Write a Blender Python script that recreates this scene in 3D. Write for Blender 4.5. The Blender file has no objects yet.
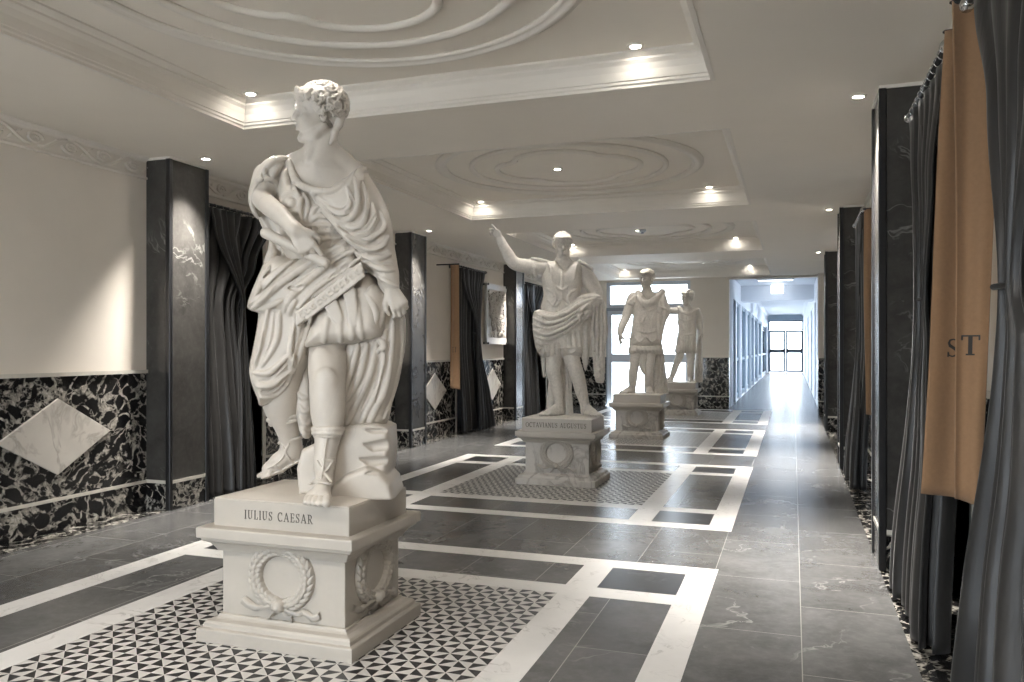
import bpy, bmesh, math, random
import numpy as np
from mathutils import Vector, Matrix
PI = math.pi
scene = bpy.context.scene
COL = scene.collection
random.seed(7)
rng = np.random.default_rng(11)

# ------------------------------------------------------------------ camera
FPX, TH, V0, EYE = 807.7, math.radians(19.196), 348.43, 1.3
CT, ST = math.cos(TH), math.sin(TH)
cam = bpy.data.cameras.new('camera')
cam.sensor_width = 36; cam.lens = FPX/1024*36; cam.shift_y = (V0-341)/1024
cam.clip_start = 0.05; cam.clip_end = 200
camo = bpy.data.objects.new('camera', cam); COL.objects.link(camo)
camo.location = (0, 0, EYE); camo.rotation_euler = (PI/2, 0, TH)
scene.camera = camo

# ------------------------------------------------------------------ materials
def newmat(name):
    m = bpy.data.materials.new(name); m.use_nodes = True
    nt = m.node_tree
    return m, nt, nt.nodes['Principled BSDF']
def N(nt, t, **kw):
    n = nt.nodes.new(t)
    for k, v in kw.items():
        if k in n.inputs: n.inputs[k].default_value = v
        else: setattr(n, k, v)
    return n
def ramp(nt, fac, stops):
    r = nt.nodes.new('ShaderNodeValToRGB'); nt.links.new(fac, r.inputs[0])
    e = r.color_ramp.elements
    while len(e) < len(stops): e.new(0.5)
    for i, (p, c) in enumerate(stops):
        e[i].position = p
        e[i].color = (c if len(c) == 4 else (*c, 1)) if hasattr(c, '__len__') else (c, c, c, 1)
    return r.outputs[0]
def mixc(nt, fac, a, b, mode='MIX'):
    n = nt.nodes.new('ShaderNodeMix'); n.data_type = 'RGBA'; n.blend_type = mode
    for s, v in ((0, fac), (6, a), (7, b)):
        if hasattr(v, 'is_linked'): nt.links.new(v, n.inputs[s])
        elif s == 0: n.inputs[0].default_value = v
        else: n.inputs[s].default_value = (*v, 1)
    return n.outputs[2]
def coords(nt, scale=(1, 1, 1), rot=(0, 0, 0), kind='Object'):
    tc = nt.nodes.new('ShaderNodeTexCoord'); mp = nt.nodes.new('ShaderNodeMapping')
    mp.inputs['Scale'].default_value = scale; mp.inputs['Rotation'].default_value = rot
    nt.links.new(tc.outputs[kind], mp.inputs[0]); return mp.outputs[0]
def noise(nt, vec, scale, detail=6, rough=.55, dist=0.0):
    n = N(nt, 'ShaderNodeTexNoise', Scale=scale, Detail=detail, Roughness=rough, Distortion=dist)
    nt.links.new(vec, n.inputs['Vector']); return n.outputs['Fac']
def warp(nt, vec, scale, amt):
    n = N(nt, 'ShaderNodeTexNoise', Scale=scale, Detail=3.0)
    nt.links.new(vec, n.inputs['Vector'])
    s = N(nt, 'ShaderNodeVectorMath', operation='SUBTRACT'); nt.links.new(n.outputs['Color'], s.inputs[0]); s.inputs[1].default_value = (.5, .5, .5)
    m = N(nt, 'ShaderNodeVectorMath', operation='SCALE'); nt.links.new(s.outputs[0], m.inputs[0]); m.inputs['Scale'].default_value = amt
    a = N(nt, 'ShaderNodeVectorMath', operation='ADD'); nt.links.new(vec, a.inputs[0]); nt.links.new(m.outputs[0], a.inputs[1])
    return a.outputs[0]
def bump(nt, b, h, strength, dist=.01):
    n = N(nt, 'ShaderNodeBump', Strength=strength, Distance=dist)
    nt.links.new(h, n.inputs['Height']); nt.links.new(n.outputs[0], b.inputs['Normal'])
def veins(nt, vec, scale, width, dist=1.2):
    """thin meandering lines: 1 on a vein, 0 elsewhere"""
    f = noise(nt, vec, scale, 5, .6, dist)
    s = N(nt, 'ShaderNodeMath', operation='SUBTRACT'); nt.links.new(f, s.inputs[0]); s.inputs[1].default_value = .5
    a = N(nt, 'ShaderNodeMath', operation='ABSOLUTE'); nt.links.new(s.outputs[0], a.inputs[0])
    return ramp(nt, a.outputs[0], [(0, 1), (width, 0)])

def simple(name, col, rough=.6, metal=0, var=.06, nscale=8, spec=.5):
    m, nt, b = newmat(name)
    f = noise(nt, coords(nt), nscale, 4)
    c = ramp(nt, f, [(.3, tuple(x*(1-var) for x in col)), (.7, tuple(min(1, x*(1+var)) for x in col))])
    nt.links.new(c, b.inputs['Base Color']); b.inputs['Roughness'].default_value = rough
    b.inputs['Metallic'].default_value = metal; b.inputs['Specular IOR Level'].default_value = spec
    return m
M = {}
M['plaster'] = simple('painted_plaster', (.76, .70, .62), .75, 0, .02, 3)
M['ceiling'] = simple('ceiling_paint', (.84, .78, .69), .7, 0, .015, 2)
M['mould'] = simple('plaster_moulding', (.80, .75, .675), .6, 0, .02, 4)
M['black_metal'] = simple('black_lacquered_metal', (.012, .012, .013), .3, 0, .1, 20)
M['chrome'] = simple('polished_steel', (.6, .6, .6), .2, 1, .03, 20)
M['white_frame'] = simple('white_window_frame', (.62, .66, .72), .45, 0, .02, 5)
M['grey_frame'] = simple('grey_door_frame', (.30, .34, .39), .4, 0, .03, 5)
M['blue_frame'] = simple('blue_grey_door_frame', (.10, .14, .18), .4, 0, .03, 5)
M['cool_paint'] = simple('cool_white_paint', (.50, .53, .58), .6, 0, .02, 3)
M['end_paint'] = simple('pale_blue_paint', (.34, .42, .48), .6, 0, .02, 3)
M['inlay'] = simple('cream_stone_inlay', (.56, .53, .47), .35, 0, .08, 12)
M['letters'] = simple('dark_letter_ink', (.03, .028, .026), .6, 0, .05, 30)
M['engraved'] = simple('darkened_engraving', (.10, .092, .082), .8, 0, .15, 40)
M['tan_cloth'] = simple('tan_cloth', (.30, .18, .10), .8, 0, .05, 60, .2)
M['paving'] = simple('pale_concrete_paving', (.6, .6, .6), .8, 0, .05, 2)
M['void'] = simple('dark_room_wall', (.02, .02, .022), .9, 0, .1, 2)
M['tan_cloth'].node_tree.nodes['Principled BSDF'].inputs['Sheen Weight'].default_value = .2

def satin():
    m, nt, b = newmat('charcoal_satin')
    v = coords(nt)
    f = noise(nt, v, 5, 3)
    nt.links.new(ramp(nt, f, [(.3, (.020, .0195, .019)), (.7, (.028, .027, .026))]), b.inputs['Base Color'])
    b.inputs['Roughness'].default_value = .42; b.inputs['Specular IOR Level'].default_value = .38
    b.inputs['Sheen Weight'].default_value = .12; b.inputs['Sheen Roughness'].default_value = .4
    w = noise(nt, coords(nt, (1, 1, .15)), 12, 3)
    bump(nt, b, w, .25, .02)
    return m
M['satin'] = satin()

def breccia():
    """black marble broken into long dark blades in a pale crackled matrix"""
    m, nt, b = newmat('black_breccia_marble')
    base = warp(nt, warp(nt, coords(nt), 3, .20), 14, .03)
    def blades(rot, stretch, sc):
        r_ = N(nt, 'ShaderNodeMapping'); r_.inputs['Rotation'].default_value = rot; nt.links.new(base, r_.inputs[0])
        s_ = N(nt, 'ShaderNodeMapping'); s_.inputs['Scale'].default_value = stretch; nt.links.new(r_.outputs[0], s_.inputs[0])
        a_ = N(nt, 'ShaderNodeTexVoronoi', feature='DISTANCE_TO_EDGE', Scale=sc); nt.links.new(s_.outputs[0], a_.inputs['Vector'])
        return a_.outputs['Distance']
    A = blades((.55, 0, .5), (1, .30, 1), 12); B = blades((-.75, 0, -.4), (1, .36, 1.1), 11); F = blades((.2, .4, .2), (1, .7, 1), 26)
    sel = ramp(nt, noise(nt, base, 2.6, 2), [(.47, 0), (.53, 1)])
    d = mixc(nt, sel, A, B)
    wid = ramp(nt, noise(nt, base, 5, 4, .65), [(.30, .04), (.50, .13), (.66, .42)])
    q = N(nt, 'ShaderNodeMath', operation='DIVIDE'); nt.links.new(d, q.inputs[0]); nt.links.new(wid, q.inputs[1])
    matrix = ramp(nt, q.outputs[0], [(.55, 1), (.9, 0)])
    crack = ramp(nt, F, [(.03, 0), (.10, 1)])                     # small dark chips inside the matrix
    chips = mixc(nt, ramp(nt, noise(nt, base, 9, 3), [(.46, 0), (.58, .9)]), (1, 1, 1), crack)
    pale = ramp(nt, noise(nt, base, 34, 6, .7), [(.30, (.06, .055, .048)), (.50, (.32, .30, .265)), (.70, (.58, .545, .49))])
    pale = mixc(nt, chips, (.35, .33, .29), mixc(nt, ramp(nt, noise(nt, base, 18, 3), [(.45, 0), (.55, 1)]), pale, (.012, .012, .012)))
    dark = ramp(nt, noise(nt, base, 6, 6, .65), [(.40, (.006, .006, .007)), (.62, (.016, .0155, .015)), (.74, (.055, .05, .044))])
    c = mixc(nt, matrix, dark, pale)
    nt.links.new(c, b.inputs['Base Color'])
    b.inputs['Roughness'].default_value = .16; b.inputs['Specular IOR Level'].default_value = .5
    return m
M['breccia'] = breccia()

def grey_marble(name, lo, hi, vein, rough, tiles=False, joint=(.33, .32, .3)):
    m, nt, b = newmat(name)
    v = coords(nt)
    base = noise(nt, warp(nt, v, 2, .5), 2.6, 9, .62)
    c = ramp(nt, base, [(.3, lo), (.7, hi)])
    c = mixc(nt, ramp(nt, noise(nt, v, 22, 6, .7), [(.45, 0), (.75, .35)]), c, tuple(x*1.35 for x in hi))
    v1 = veins(nt, warp(nt, v, 3, .35), 1.3, .012)
    mask = ramp(nt, noise(nt, v, 1.7, 3), [(.5, 0), (.62, 1)])
    mm = N(nt, 'ShaderNodeMath', operation='MULTIPLY'); nt.links.new(v1, mm.inputs[0]); nt.links.new(mask, mm.inputs[1])
    c = mixc(nt, mm.outputs[0], c, vein)
    if tiles:
        uv = coords(nt, (1, 1, 1), (0, 0, PI/2))
        if tiles is True:
            mp = N(nt, 'ShaderNodeMapping'); mp.inputs['Location'].default_value = (0.27, -0.0348, 0); nt.links.new(uv, mp.inputs[0]); uv = mp.outputs[0]
        br = N(nt, 'ShaderNodeTexBrick'); nt.links.new(uv, br.inputs['Vector'])
        br.offset = .5; br.squash = 1
        br.inputs['Scale'].default_value = 1; br.inputs['Mortar Size'].default_value = .0022; br.inputs['Mortar Smooth'].default_value = .1
        br.inputs['Brick Width'].default_value = .9; br.inputs['Row Height'].default_value = .4665
        br.inputs['Color1'].default_value = (.82, .82, .82, 1); br.inputs['Color2'].default_value = (1.12, 1.12, 1.12, 1)
        br.inputs['Mortar'].default_value = (1, 1, 1, 1)
        c = mixc(nt, 1.0, c, br.outputs['Color'], 'MULTIPLY')
        c = mixc(nt, br.outputs['Fac'], c, joint)
    nt.links.new(c, b.inputs['Base Color'])
    b.inputs['Roughness'].default_value = rough
    return m
M['tile'] = grey_marble('grey_marble_tiles', (.072, .072, .071), (.15, .149, .146), (.27, .266, .256), .26, True)
M['tile_dark'] = grey_marble('black_marble_inset', (.02, .02, .022), (.035, .035, .038), (.16, .16, .17), .28)
M['pillar'] = grey_marble('dark_grey_pillar_marble', (.032, .030, .028), (.068, .065, .060), (.18, .175, .165), .2)
M['black_tri'] = simple('black_mosaic_stone', (.028, .028, .029), .4, 0, .3, 40)

def white_marble(name, col, vein, vs, vw, rough, wear=0.0, dens=(.45, .6)):
    m, nt, b = newmat(name)
    v = coords(nt)
    base = noise(nt, v, 3.5, 7, .6)
    c = ramp(nt, base, [(.3, tuple(x*.88 for x in col)), (.7, col)])
    if vein:
        vv = veins(nt, warp(nt, coords(nt, (1, 1, .6), (.4, .5, .3)), 2.5, .5), vs, vw, .8)
        mask = ramp(nt, noise(nt, v, vs*1.1, 3), [(dens[0], 0), (dens[1], .75)])
        mm = N(nt, 'ShaderNodeMath', operation='MULTIPLY'); nt.links.new(vv, mm.inputs[0]); nt.links.new(mask, mm.inputs[1])
        c = mixc(nt, mm.outputs[0], c, vein)
    if wear:
        w = ramp(nt, noise(nt, v, 42, 9, .8), [(.42, 0), (.70, wear)])
        c = mixc(nt, w, c, tuple(x*.55 for x in col))
    nt.links.new(c, b.inputs['Base Color']); b.inputs['Roughness'].default_value = rough
    bump(nt, b, noise(nt, v, 90, 5), .06, .004)
    return m
M['white_band'] = white_marble('white_marble_band', (.80, .78, .75), (.45, .43, .4), 4, .02, .33)
M['mosaic_white'] = white_marble('pale_mosaic_stone', (.66, .64, .605), None, 4, .02, .4)
M['diamond'] = white_marble('veined_white_marble', (.60, .565, .51), (.34, .31, .275), 2.6, .05, .25, 0, (.35, .5))
M['statue'] = white_marble('statuary_marble', (.60, .55, .485), (.50, .46, .41), 2.2, .02, .42, .10)
M['statue_old'] = white_marble('weathered_statuary_marble', (.74, .695, .63), (.48, .45, .40), 3, .02, .5, .62)
M['pedestal'] = white_marble('pedestal_marble', (.48, .44, .385), (.46, .42, .365), 2.4, .05, .38, .06, (.46, .6))
M['pedestal_old'] = white_marble('grey_veined_pedestal_marble', (.58, .545, .495), (.27, .245, .215), 2.6, .05, .4, .22, (.38, .5))

def emit(name, col, s):
    m, nt, b = newmat(name)
    b.inputs['Base Color'].default_value = (*col, 1)
    b.inputs['Emission Color'].default_value = (*col, 1); b.inputs['Emission Strength'].default_value = s
    return m
M['lens'] = emit('lit_lamp_lens', (1, .95, .87), 60)
M['sign'] = emit('lit_sign_panel', (.95, .98, 1), 3)
M['panel_light'] = emit('lit_ceiling_panel', (.95, .98, 1), 2.2)

def glass(name, tint, refl):
    m = bpy.data.materials.new(name); m.use_nodes = True; nt = m.node_tree
    nt.nodes.clear()
    o = nt.nodes.new('ShaderNodeOutputMaterial'); mx = nt.nodes.new('ShaderNodeMixShader')
    t = nt.nodes.new('ShaderNodeBsdfTransparent'); t.inputs[0].default_value = (*tint, 1)
    g = nt.nodes.new('ShaderNodeBsdfGlossy'); g.inputs['Roughness'].default_value = .02
    lw = nt.nodes.new('ShaderNodeLayerWeight'); lw.inputs['Blend'].default_value = refl
    nt.links.new(lw.outputs['Fresnel'], mx.inputs[0]); nt.links.new(t.outputs[0], mx.inputs[1]); nt.links.new(g.outputs[0], mx.inputs[2])
    nt.links.new(mx.outputs[0], o.inputs[0])
    return m
M['glass'] = glass('window_glass', (.95, .97, .99), .25)

# ------------------------------------------------------------------ mesh builder
class MB:
    def __init__(s): s.v = []; s.f = []; s.mi = []; s.sm = []
    def add(s, vs, fs, mi=0, smooth=False):
        o = len(s.v); s.v += [tuple(map(float, p)) for p in vs]
        for f in fs: s.f.append([o+i for i in f]); s.mi.append(mi); s.sm.append(smooth)
        return s
    def box(s, x0, x1, y0, y1, z0, z1, mi=0):
        v = [(x, y, z) for z in (z0, z1) for y in (y0, y1) for x in (x0, x1)]
        return s.add(v, [(0, 2, 3, 1), (4, 5, 7, 6), (0, 1, 5, 4), (2, 6, 7, 3), (0, 4, 6, 2), (1, 3, 7, 5)], mi)
    def quad(s, a, b, c, d, mi=0): return s.add([a, b, c, d], [(0, 1, 2, 3)], mi)
    def prism(s, pts, z0, z1, mi=0, smooth=False):
        n = len(pts); v = [(x, y, z0) for x, y in pts]+[(x, y, z1) for x, y in pts]
        return s.add(v, [tuple(range(n))[::-1], tuple(range(n, 2*n))]+[(i, (i+1) % n, n+(i+1) % n, n+i) for i in range(n)], mi, smooth)
    def rings(s, rr, mi=0, smooth=False, cap=True, closed=True):
        """rr: list of rings (lists of points)"""
        n = len(rr[0]); v = [p for r in rr for p in r]; f = []
        for k in range(len(rr)-1):
            for i in range(n if closed else n-1):
                j = (i+1) % n
                f.append((k*n+i, k*n+j, (k+1)*n+j, (k+1)*n+i))
        if cap and closed: f += [tuple(range(n))[::-1], tuple(range((len(rr)-1)*n, len(rr)*n))]
        return s.add(v, f, mi, smooth)
    def frustums(s, prof, mi=0, cx=0, cy=0):
        """square stepped solid: prof = [(half_x, half_y, z)]"""
        return s.rings([[(cx-a, cy-b, z), (cx+a, cy-b, z), (cx+a, cy+b, z), (cx-a, cy+b, z)] for a, b, z in prof], mi)
    def lathe(s, prof, n=24, mi=0, c=(0, 0, 0), smooth=True):
        return s.rings([[(c[0]+r*math.cos(2*PI*i/n), c[1]+r*math.sin(2*PI*i/n), c[2]+z) for i in range(n)] for r, z in prof], mi, smooth)
    def tube(s, pts, r, n=8, mi=0, smooth=True):
        P = [Vector(p) for p in pts]; rr = []
        R = r if hasattr(r, '__len__') else [r]*len(P)
        for k, p in enumerate(P):
            t = (P[min(k+1, len(P)-1)]-P[max(k-1, 0)]).normalized()
            a = t.cross(Vector((0, 0, 1)));
            if a.length < 1e-3: a = t.cross(Vector((0, 1, 0)))
            a.normalize(); b = t.cross(a).normalized()
            rr.append([tuple(p+R[k]*(math.cos(2*PI*i/n)*a+math.sin(2*PI*i/n)*b)) for i in range(n)])
        return s.rings(rr, mi, smooth)
    def build(s, name, mats, parent=None, loc=None, bevel=0, recalc=True):
        me = bpy.data.meshes.new(name); me.from_pydata(s.v, [], s.f)
        for m in (mats if isinstance(mats, (list, tuple)) else [mats]): me.materials.append(m)
        me.polygons.foreach_set('material_index', s.mi); me.polygons.foreach_set('use_smooth', s.sm)
        if recalc:
            bm = bmesh.new(); bm.from_mesh(me); bmesh.ops.recalc_face_normals(bm, faces=bm.faces); bm.to_mesh(me); bm.free()
        me.update()
        o = bpy.data.objects.new(name, me); COL.objects.link(o)
        if parent is not None: o.parent = parent
        if loc is not None: o.location = loc
        if bevel:
            b = o.modifiers.new('bevel', 'BEVEL'); b.width = bevel; b.segments = 2; b.limit_method = 'ANGLE'; b.angle_limit = .6
        return o
def tag(o, label=None, cat=None, group=None, kind=None):
    if label: o['label'] = label
    if cat: o['category'] = cat
    if group: o['group'] = group
    if kind: o['kind'] = kind
    return o
def struct(o): o['kind'] = 'structure'; return o
def thing(name, label, cat, loc=(0, 0, 0), rz=0, group=None):
    o = bpy.data.objects.new(name, None); COL.objects.link(o); o.empty_display_size = .1
    o.location = loc; o.rotation_euler = (0, 0, rz)
    return tag(o, label, cat, group)
def copy_tree(o, parent=None):
    c = o.copy(); COL.objects.link(c)
    if parent is not None: c.parent = parent
    for ch in list(o.children): copy_tree(ch, c)
    return c
# ------------------------------------------------------------------ the hall
WL, WR = -4.955, 0.75            # wall planes
PL, PR = -4.715, 0.48            # pillar faces / marble floor strip edges
ZC, ZU = 2.84, 3.03              # soffit, coffer ceiling
YN, YB = -3.0, 18.0              # near end, back wall
CH = 0.2                          # wall thickness
RX0, RX1 = -3.79, -0.415         # inlaid floor panels
RUGS = [(1.57, 4.886), (5.92, 9.235), (10.15, 13.42), (14.40, 17.66)]
COFS = [(1.60, 4.755), (5.83, 9.00), (10.17, 13.17), (14.40, 17.60)]
CX0, CX1 = -3.66, -0.425
PILL_Y = [0.97, 5.2, 9.53, 13.75]
PILR_Y = [0.93, 5.17, 9.40, 13.60]

def build_floor():
    b = MB()
    def q(x0, x1, y0, y1, mi, z=0.0):
        if x1-x0 > 1e-5 and y1-y0 > 1e-5: b.quad((x0, y0, z), (x1, y0, z), (x1, y1, z), (x0, y1, z), mi)
    # 0 tile 1 white 2 dark 3 mosaic white 4 mosaic black 5 breccia strip
    for x0, x1 in ((WL-.6, PL), (PR, WR+.6)): q(x0, x1, YN, YB, 5)
    q(PL, RX0, YN, YB, 0); q(RX1, PR, YN, YB, 0)
    ycur = YN
    for (y0, y1) in RUGS:
        q(RX0, RX1, ycur, y0, 0); ycur = y1
        xs = [RX0, RX0+.168, RX0+.594, RX0+.769, RX1-.769, RX1-.594, RX1-.168, RX1]
        ys = [y0, y0+.165, y0+.585, y0+.752, y1-.752, y1-.585, y1-.165, y1]
        for i in range(7):
            for j in range(7):
                if i == 3 and j == 3: continue
                ln_x = i in (0, 2, 4, 6); ln_y = j in (0, 2, 4, 6)
                mi = 1
                if not ln_x and not ln_y: mi = 2 if (i != 3 and j != 3) else 0
                q(xs[i], xs[i+1], ys[j], ys[j+1], mi)
        n = 28; dx = (xs[4]-xs[3])/n; dy = (ys[4]-ys[3])/n
        for i in range(n):
            for j in range(n):
                x, y = xs[3]+i*dx, ys[3]+j*dy
                g = .0017
                c = [(x+g, y+g), (x+dx-g, y+g), (x+dx-g, y+dy-g), (x+g, y+dy-g)]
                # the eight triangles round each node alternate black and white
                k = (i % 2, j % 2)
                o = {(0, 0): 0, (1, 0): 1, (1, 1): 2, (0, 1): 3}[k]
                c = c[o:]+c[:o]
                c = [(p[0], p[1], .0005) for p in c]
                b.add([c[0], c[1], c[2]], [(0, 1, 2)], 4); b.add([c[0], c[2], c[3]], [(0, 1, 2)], 3)
                # grout
        q(xs[3], xs[4], ys[3], ys[4], 3)
    q(RX0, RX1, ycur, YB, 0)
    # corridor beyond
    q(-1.31, PR+.03, YB, 46.2, 0)
    return struct(b.build('floor', [M['tile'], M['white_band'], M['tile_dark'], M['mosaic_white'], M['black_tri'], M['breccia']], recalc=False))
build_floor()

# --- ceiling: soffit slab with four openings, lid above
b = MB()
ys = [YN]+[y for c in COFS for y in c]+[YB]
b.box(WL-.7, CX0, YN, YB, ZC, ZU+.15); b.box(CX1, WR+.7, YN, YB, ZC, ZU+.15)
for i in range(0, len(ys), 2): b.box(CX0, CX1, ys[i], ys[i+1], ZC, ZU+.15)
for y0, y1 in COFS: b.box(CX0, CX1, y0, y1, ZU, ZU+.15)
struct(b.build('ceiling', M['ceiling']))

# --- moulding swept round a closed plan
def sweep_rect(b, x0, x1, y0, y1, prof, mi=0):
    """prof: (inset, z)"""
    rr = [[(x0+i, y0+i, z), (x1-i, y0+i, z), (x1-i, y1-i, z), (x0+i, y1-i, z)] for i, z in prof]
    b.rings(rr, mi, False, cap=False)
for k, (y0, y1) in enumerate(COFS):
    b = MB()
    pr = [(-.004, ZC-.001), (-.004, ZC-.004), (.022, ZC-.004), (.022, ZC+.012), (.030, ZC+.02), (.030, ZC+.035), (.036, ZC+.04), (.040, ZC+.09),
          (.052, ZC+.125), (.070, ZC+.145), (.070, ZC+.158), (.085, ZC+.165), (.105, ZU-.012), (.105, ZU+.001)]
    sweep_rect(b, CX0, CX1, y0, y1, pr)
    struct(b.build('trim_%d' % (k+1), M['mould']))

# --- plaster rings on the coffer ceilings
ORD = ['nearest', 'second', 'third', 'farthest']
def ring_path(b, pts, prof):
    """sweep a (offset, drop) profile along a closed plan curve"""
    n = len(pts); rr = []
    for i, p in enumerate(pts):
        a = Vector(pts[(i+1) % n])-Vector(pts[i-1]); nrm = Vector((a.y, -a.x)).normalized()
        rr.append([(p[0]+nrm.x*o, p[1]+nrm.y*o, -d) for o, d in prof])
    rr.append(rr[0]); b.rings(rr, 0, True, cap=False)
def circ(r, n=96): return [(r*math.cos(2*PI*i/n), r*math.sin(2*PI*i/n)) for i in range(n)]
def quatrefoil():
    pts = []
    for k in range(4):
        a0 = k*PI/2
        for i in range(20):         # four broad lobes
            t = -1.15+2.3*i/19
            x, y = .36+.33*math.cos(t), .40*math.sin(t)
            pts.append((x*math.cos(a0)-y*math.sin(a0), x*math.sin(a0)+y*math.cos(a0)))
        a1 = a0+PI/4                # small step between lobes
        for t in (-.45, 0, .45):
            x, y = .535+.055*math.cos(t), .13*math.sin(t)
            pts.append((x*math.cos(a1)-y*math.sin(a1), x*math.sin(a1)+y*math.cos(a1)))
    return pts
prof1 = [(-.055, 0), (-.055, .014), (-.035, .022), (-.018, .016), (-.012, .03), (.012, .034), (.03, .024), (.036, .012), (.055, .012), (.055, 0)]
prof2 = [(-.026, 0), (-.026, .014), (-.01, .028), (.012, .03), (.026, .016), (.026, 0)]
def medallion(yc, label):
    t = thing('ceiling_medallion', label, 'ceiling moulding', ((CX0+CX1)/2+.01, yc, ZU+.001), 0, 'round plaster medallions in the ceiling coffers')
    b = MB(); ring_path(b, circ(1.21), prof1); b.build('outer_ring', M['mould'], t)
    b = MB(); ring_path(b, circ(.92), prof2); b.build('inner_ring', M['mould'], t)
    b = MB(); ring_path(b, quatrefoil(), prof2); b.build('quatrefoil', M['mould'], t)
    return t
MEDC = []
for k, (y0, y1) in enumerate(COFS):
    yc = (y0+y1)/2+(.05 if k else 0); MEDC.append(yc)
    if k == 0: med0 = medallion(yc, 'x')
    else: med0 = copy_tree(med0); med0.location.y = yc
    med0['label'] = ['large concentric plaster rings in the nearest ceiling coffer, cut by the top of the picture',
                     'concentric plaster rings with quatrefoil in the second ceiling coffer, whole behind the first statue head',
                     'concentric plaster rings in the third ceiling coffer, with the smoke detector',
                     'thin plaster rings in the farthest ceiling coffer, seen edge-on near the windows'][k]

# --- walls.  Left wall, local frame: bays between pillars
def wall_side(name, X, sgn, pil_y, doors):
    """sgn +1: room lies towards +X"""
    b = MB()
    back = X-sgn*CH
    def bx(y0, y1, z0, z1, mi=0, out=0.0):
        xs = sorted((back, X+sgn*out)); b.box(xs[0], xs[1], y0, y1, z0, z1, mi)
    edges = [YN]
    for d in doors: edges += list(d)
    edges.append(YB)
    for i in range(0, len(edges), 2):
        y0, y1 = edges[i], edges[i+1]
        bx(y0, y1, 1.10, ZC+.05, 0)                       # plaster
        bx(y0, y1, 0, .212, 1, .004); bx(y0, y1, .212, .236, 2, .008); bx(y0, y1, .236, 1.10, 1)
        bx(y0, y1, 1.10, 1.128, 2, .018)                  # ledge on the dado
    for d in doors: bx(d[0], d[1], 2.52, ZC+.05, 0)
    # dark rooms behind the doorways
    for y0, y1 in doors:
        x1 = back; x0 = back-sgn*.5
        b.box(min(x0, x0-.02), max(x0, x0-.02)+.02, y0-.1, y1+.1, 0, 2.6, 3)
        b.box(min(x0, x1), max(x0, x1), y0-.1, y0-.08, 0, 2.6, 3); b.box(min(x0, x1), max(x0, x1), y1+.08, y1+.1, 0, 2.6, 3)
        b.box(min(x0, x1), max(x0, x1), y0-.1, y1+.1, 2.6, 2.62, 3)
    return struct(b.build(name, [M['plaster'], M['breccia'], M['inlay'], M['void']]))
DL = [(5.80, 6.72), (11.6, 12.3), (15.2, 16.4)]
DR = [(4.06, 4.74), (7.3, 8.5), (11.6, 12.8)]
wall_side('wall_left', WL, 1, PILL_Y, DL); wall_side('wall_right', WR, -1, PILR_Y, DR)
# door linings
n = 0
for X, s, ds in ((WL, 1, DL), (WR, -1, DR)):
    for y0, y1 in ds:
        n += 1; b = MB()
        xa, xb = sorted((X-s*.19, X+s*.012))
        b.box(xa, xb, y0-.05, y0, 0, 2.55); b.box(xa, xb, y1, y1+.05, 0, 2.55); b.box(xa, xb, y0-.05, y1+.05, 2.50, 2.55)
        struct(b.build('trim_%d' % (n+4), M['inlay'], bevel=.004))

# --- carved frieze under the ceiling (relief scrolls)
def frieze(name, X, s, spans):
    b = MB()
    xa = X
    for y0, y1 in spans:
        L = y1-y0
        pr = [(0, 2.665), (.022, 2.665), (.026, 2.672), (.022, 2.682), (.010, 2.688), (.008, 2.70), (.008, 2.80), (.014, 2.81), (.03, 2.822), (.04, ZC), (0, ZC)]
        b.rings([[(X+s*o, y, z) for o, z in pr] for y in (y0, y1)], 0, False)
        k = max(1, round(L/.30)); st = L/k
        for i in range(k):
            c = y0+(i+.5)*st; fl = 1 if i % 2 else -1
            pts = []; rad = []
            for j in range(22):                            # spiral scroll
                a = j/21*2.6*PI; r = .050*(1-.72*j/21)
                pts.append((X+s*(.014+.006*j/21), c+fl*r*1.15*math.cos(a)*1.2, 2.752+fl*r*math.sin(a)*.92)); rad.append(.012*(1-.3*j/21))
            b.tube(pts, rad, 6)
            # stem to the next scroll and a leaf
            pts = [(X+s*.011, c+fl*.069, 2.752)]+[(X+s*.011, c+fl*.069+(st-.0)*t*.9*(1 if True else 0)-.0, 2.752+fl*(.045*math.sin(PI*t)*-1)) for t in (.25, .5, .75, 1)]
            if i < k-1: b.tube([(X+s*.014, c+.03+st*t*.8, 2.752-fl*.048*math.cos(PI*t)) for t in (0, .2, .4, .6, .8, 1)], .0105, 6)
            for q in (-1, 1):
                b.tube([(X+s*.01, c+st*.5+q*.012, 2.752+q*.01), (X+s*.014, c+st*.5+q*.03, 2.752+q*.022), (X+s*.01, c+st*.5+q*.055, 2.752+q*.04)], [.004, .012, .003], 6)
            b.lathe([(0, 0), (.011, 0), (.008, .006), (0, .008)], 8, 0, (X+s*.012, c, 2.752))
    return struct(b.build(name, M['mould']))
frieze('trim_11', WL, 1, [(1.4, 5.2), (5.65, 9.53), (10.0, 13.75), (14.2, YB)])
frieze('trim_12', WR, -1, [(1.4, 5.17), (5.62, 9.4), (9.85, 13.6), (14.05, YB)])

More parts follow.
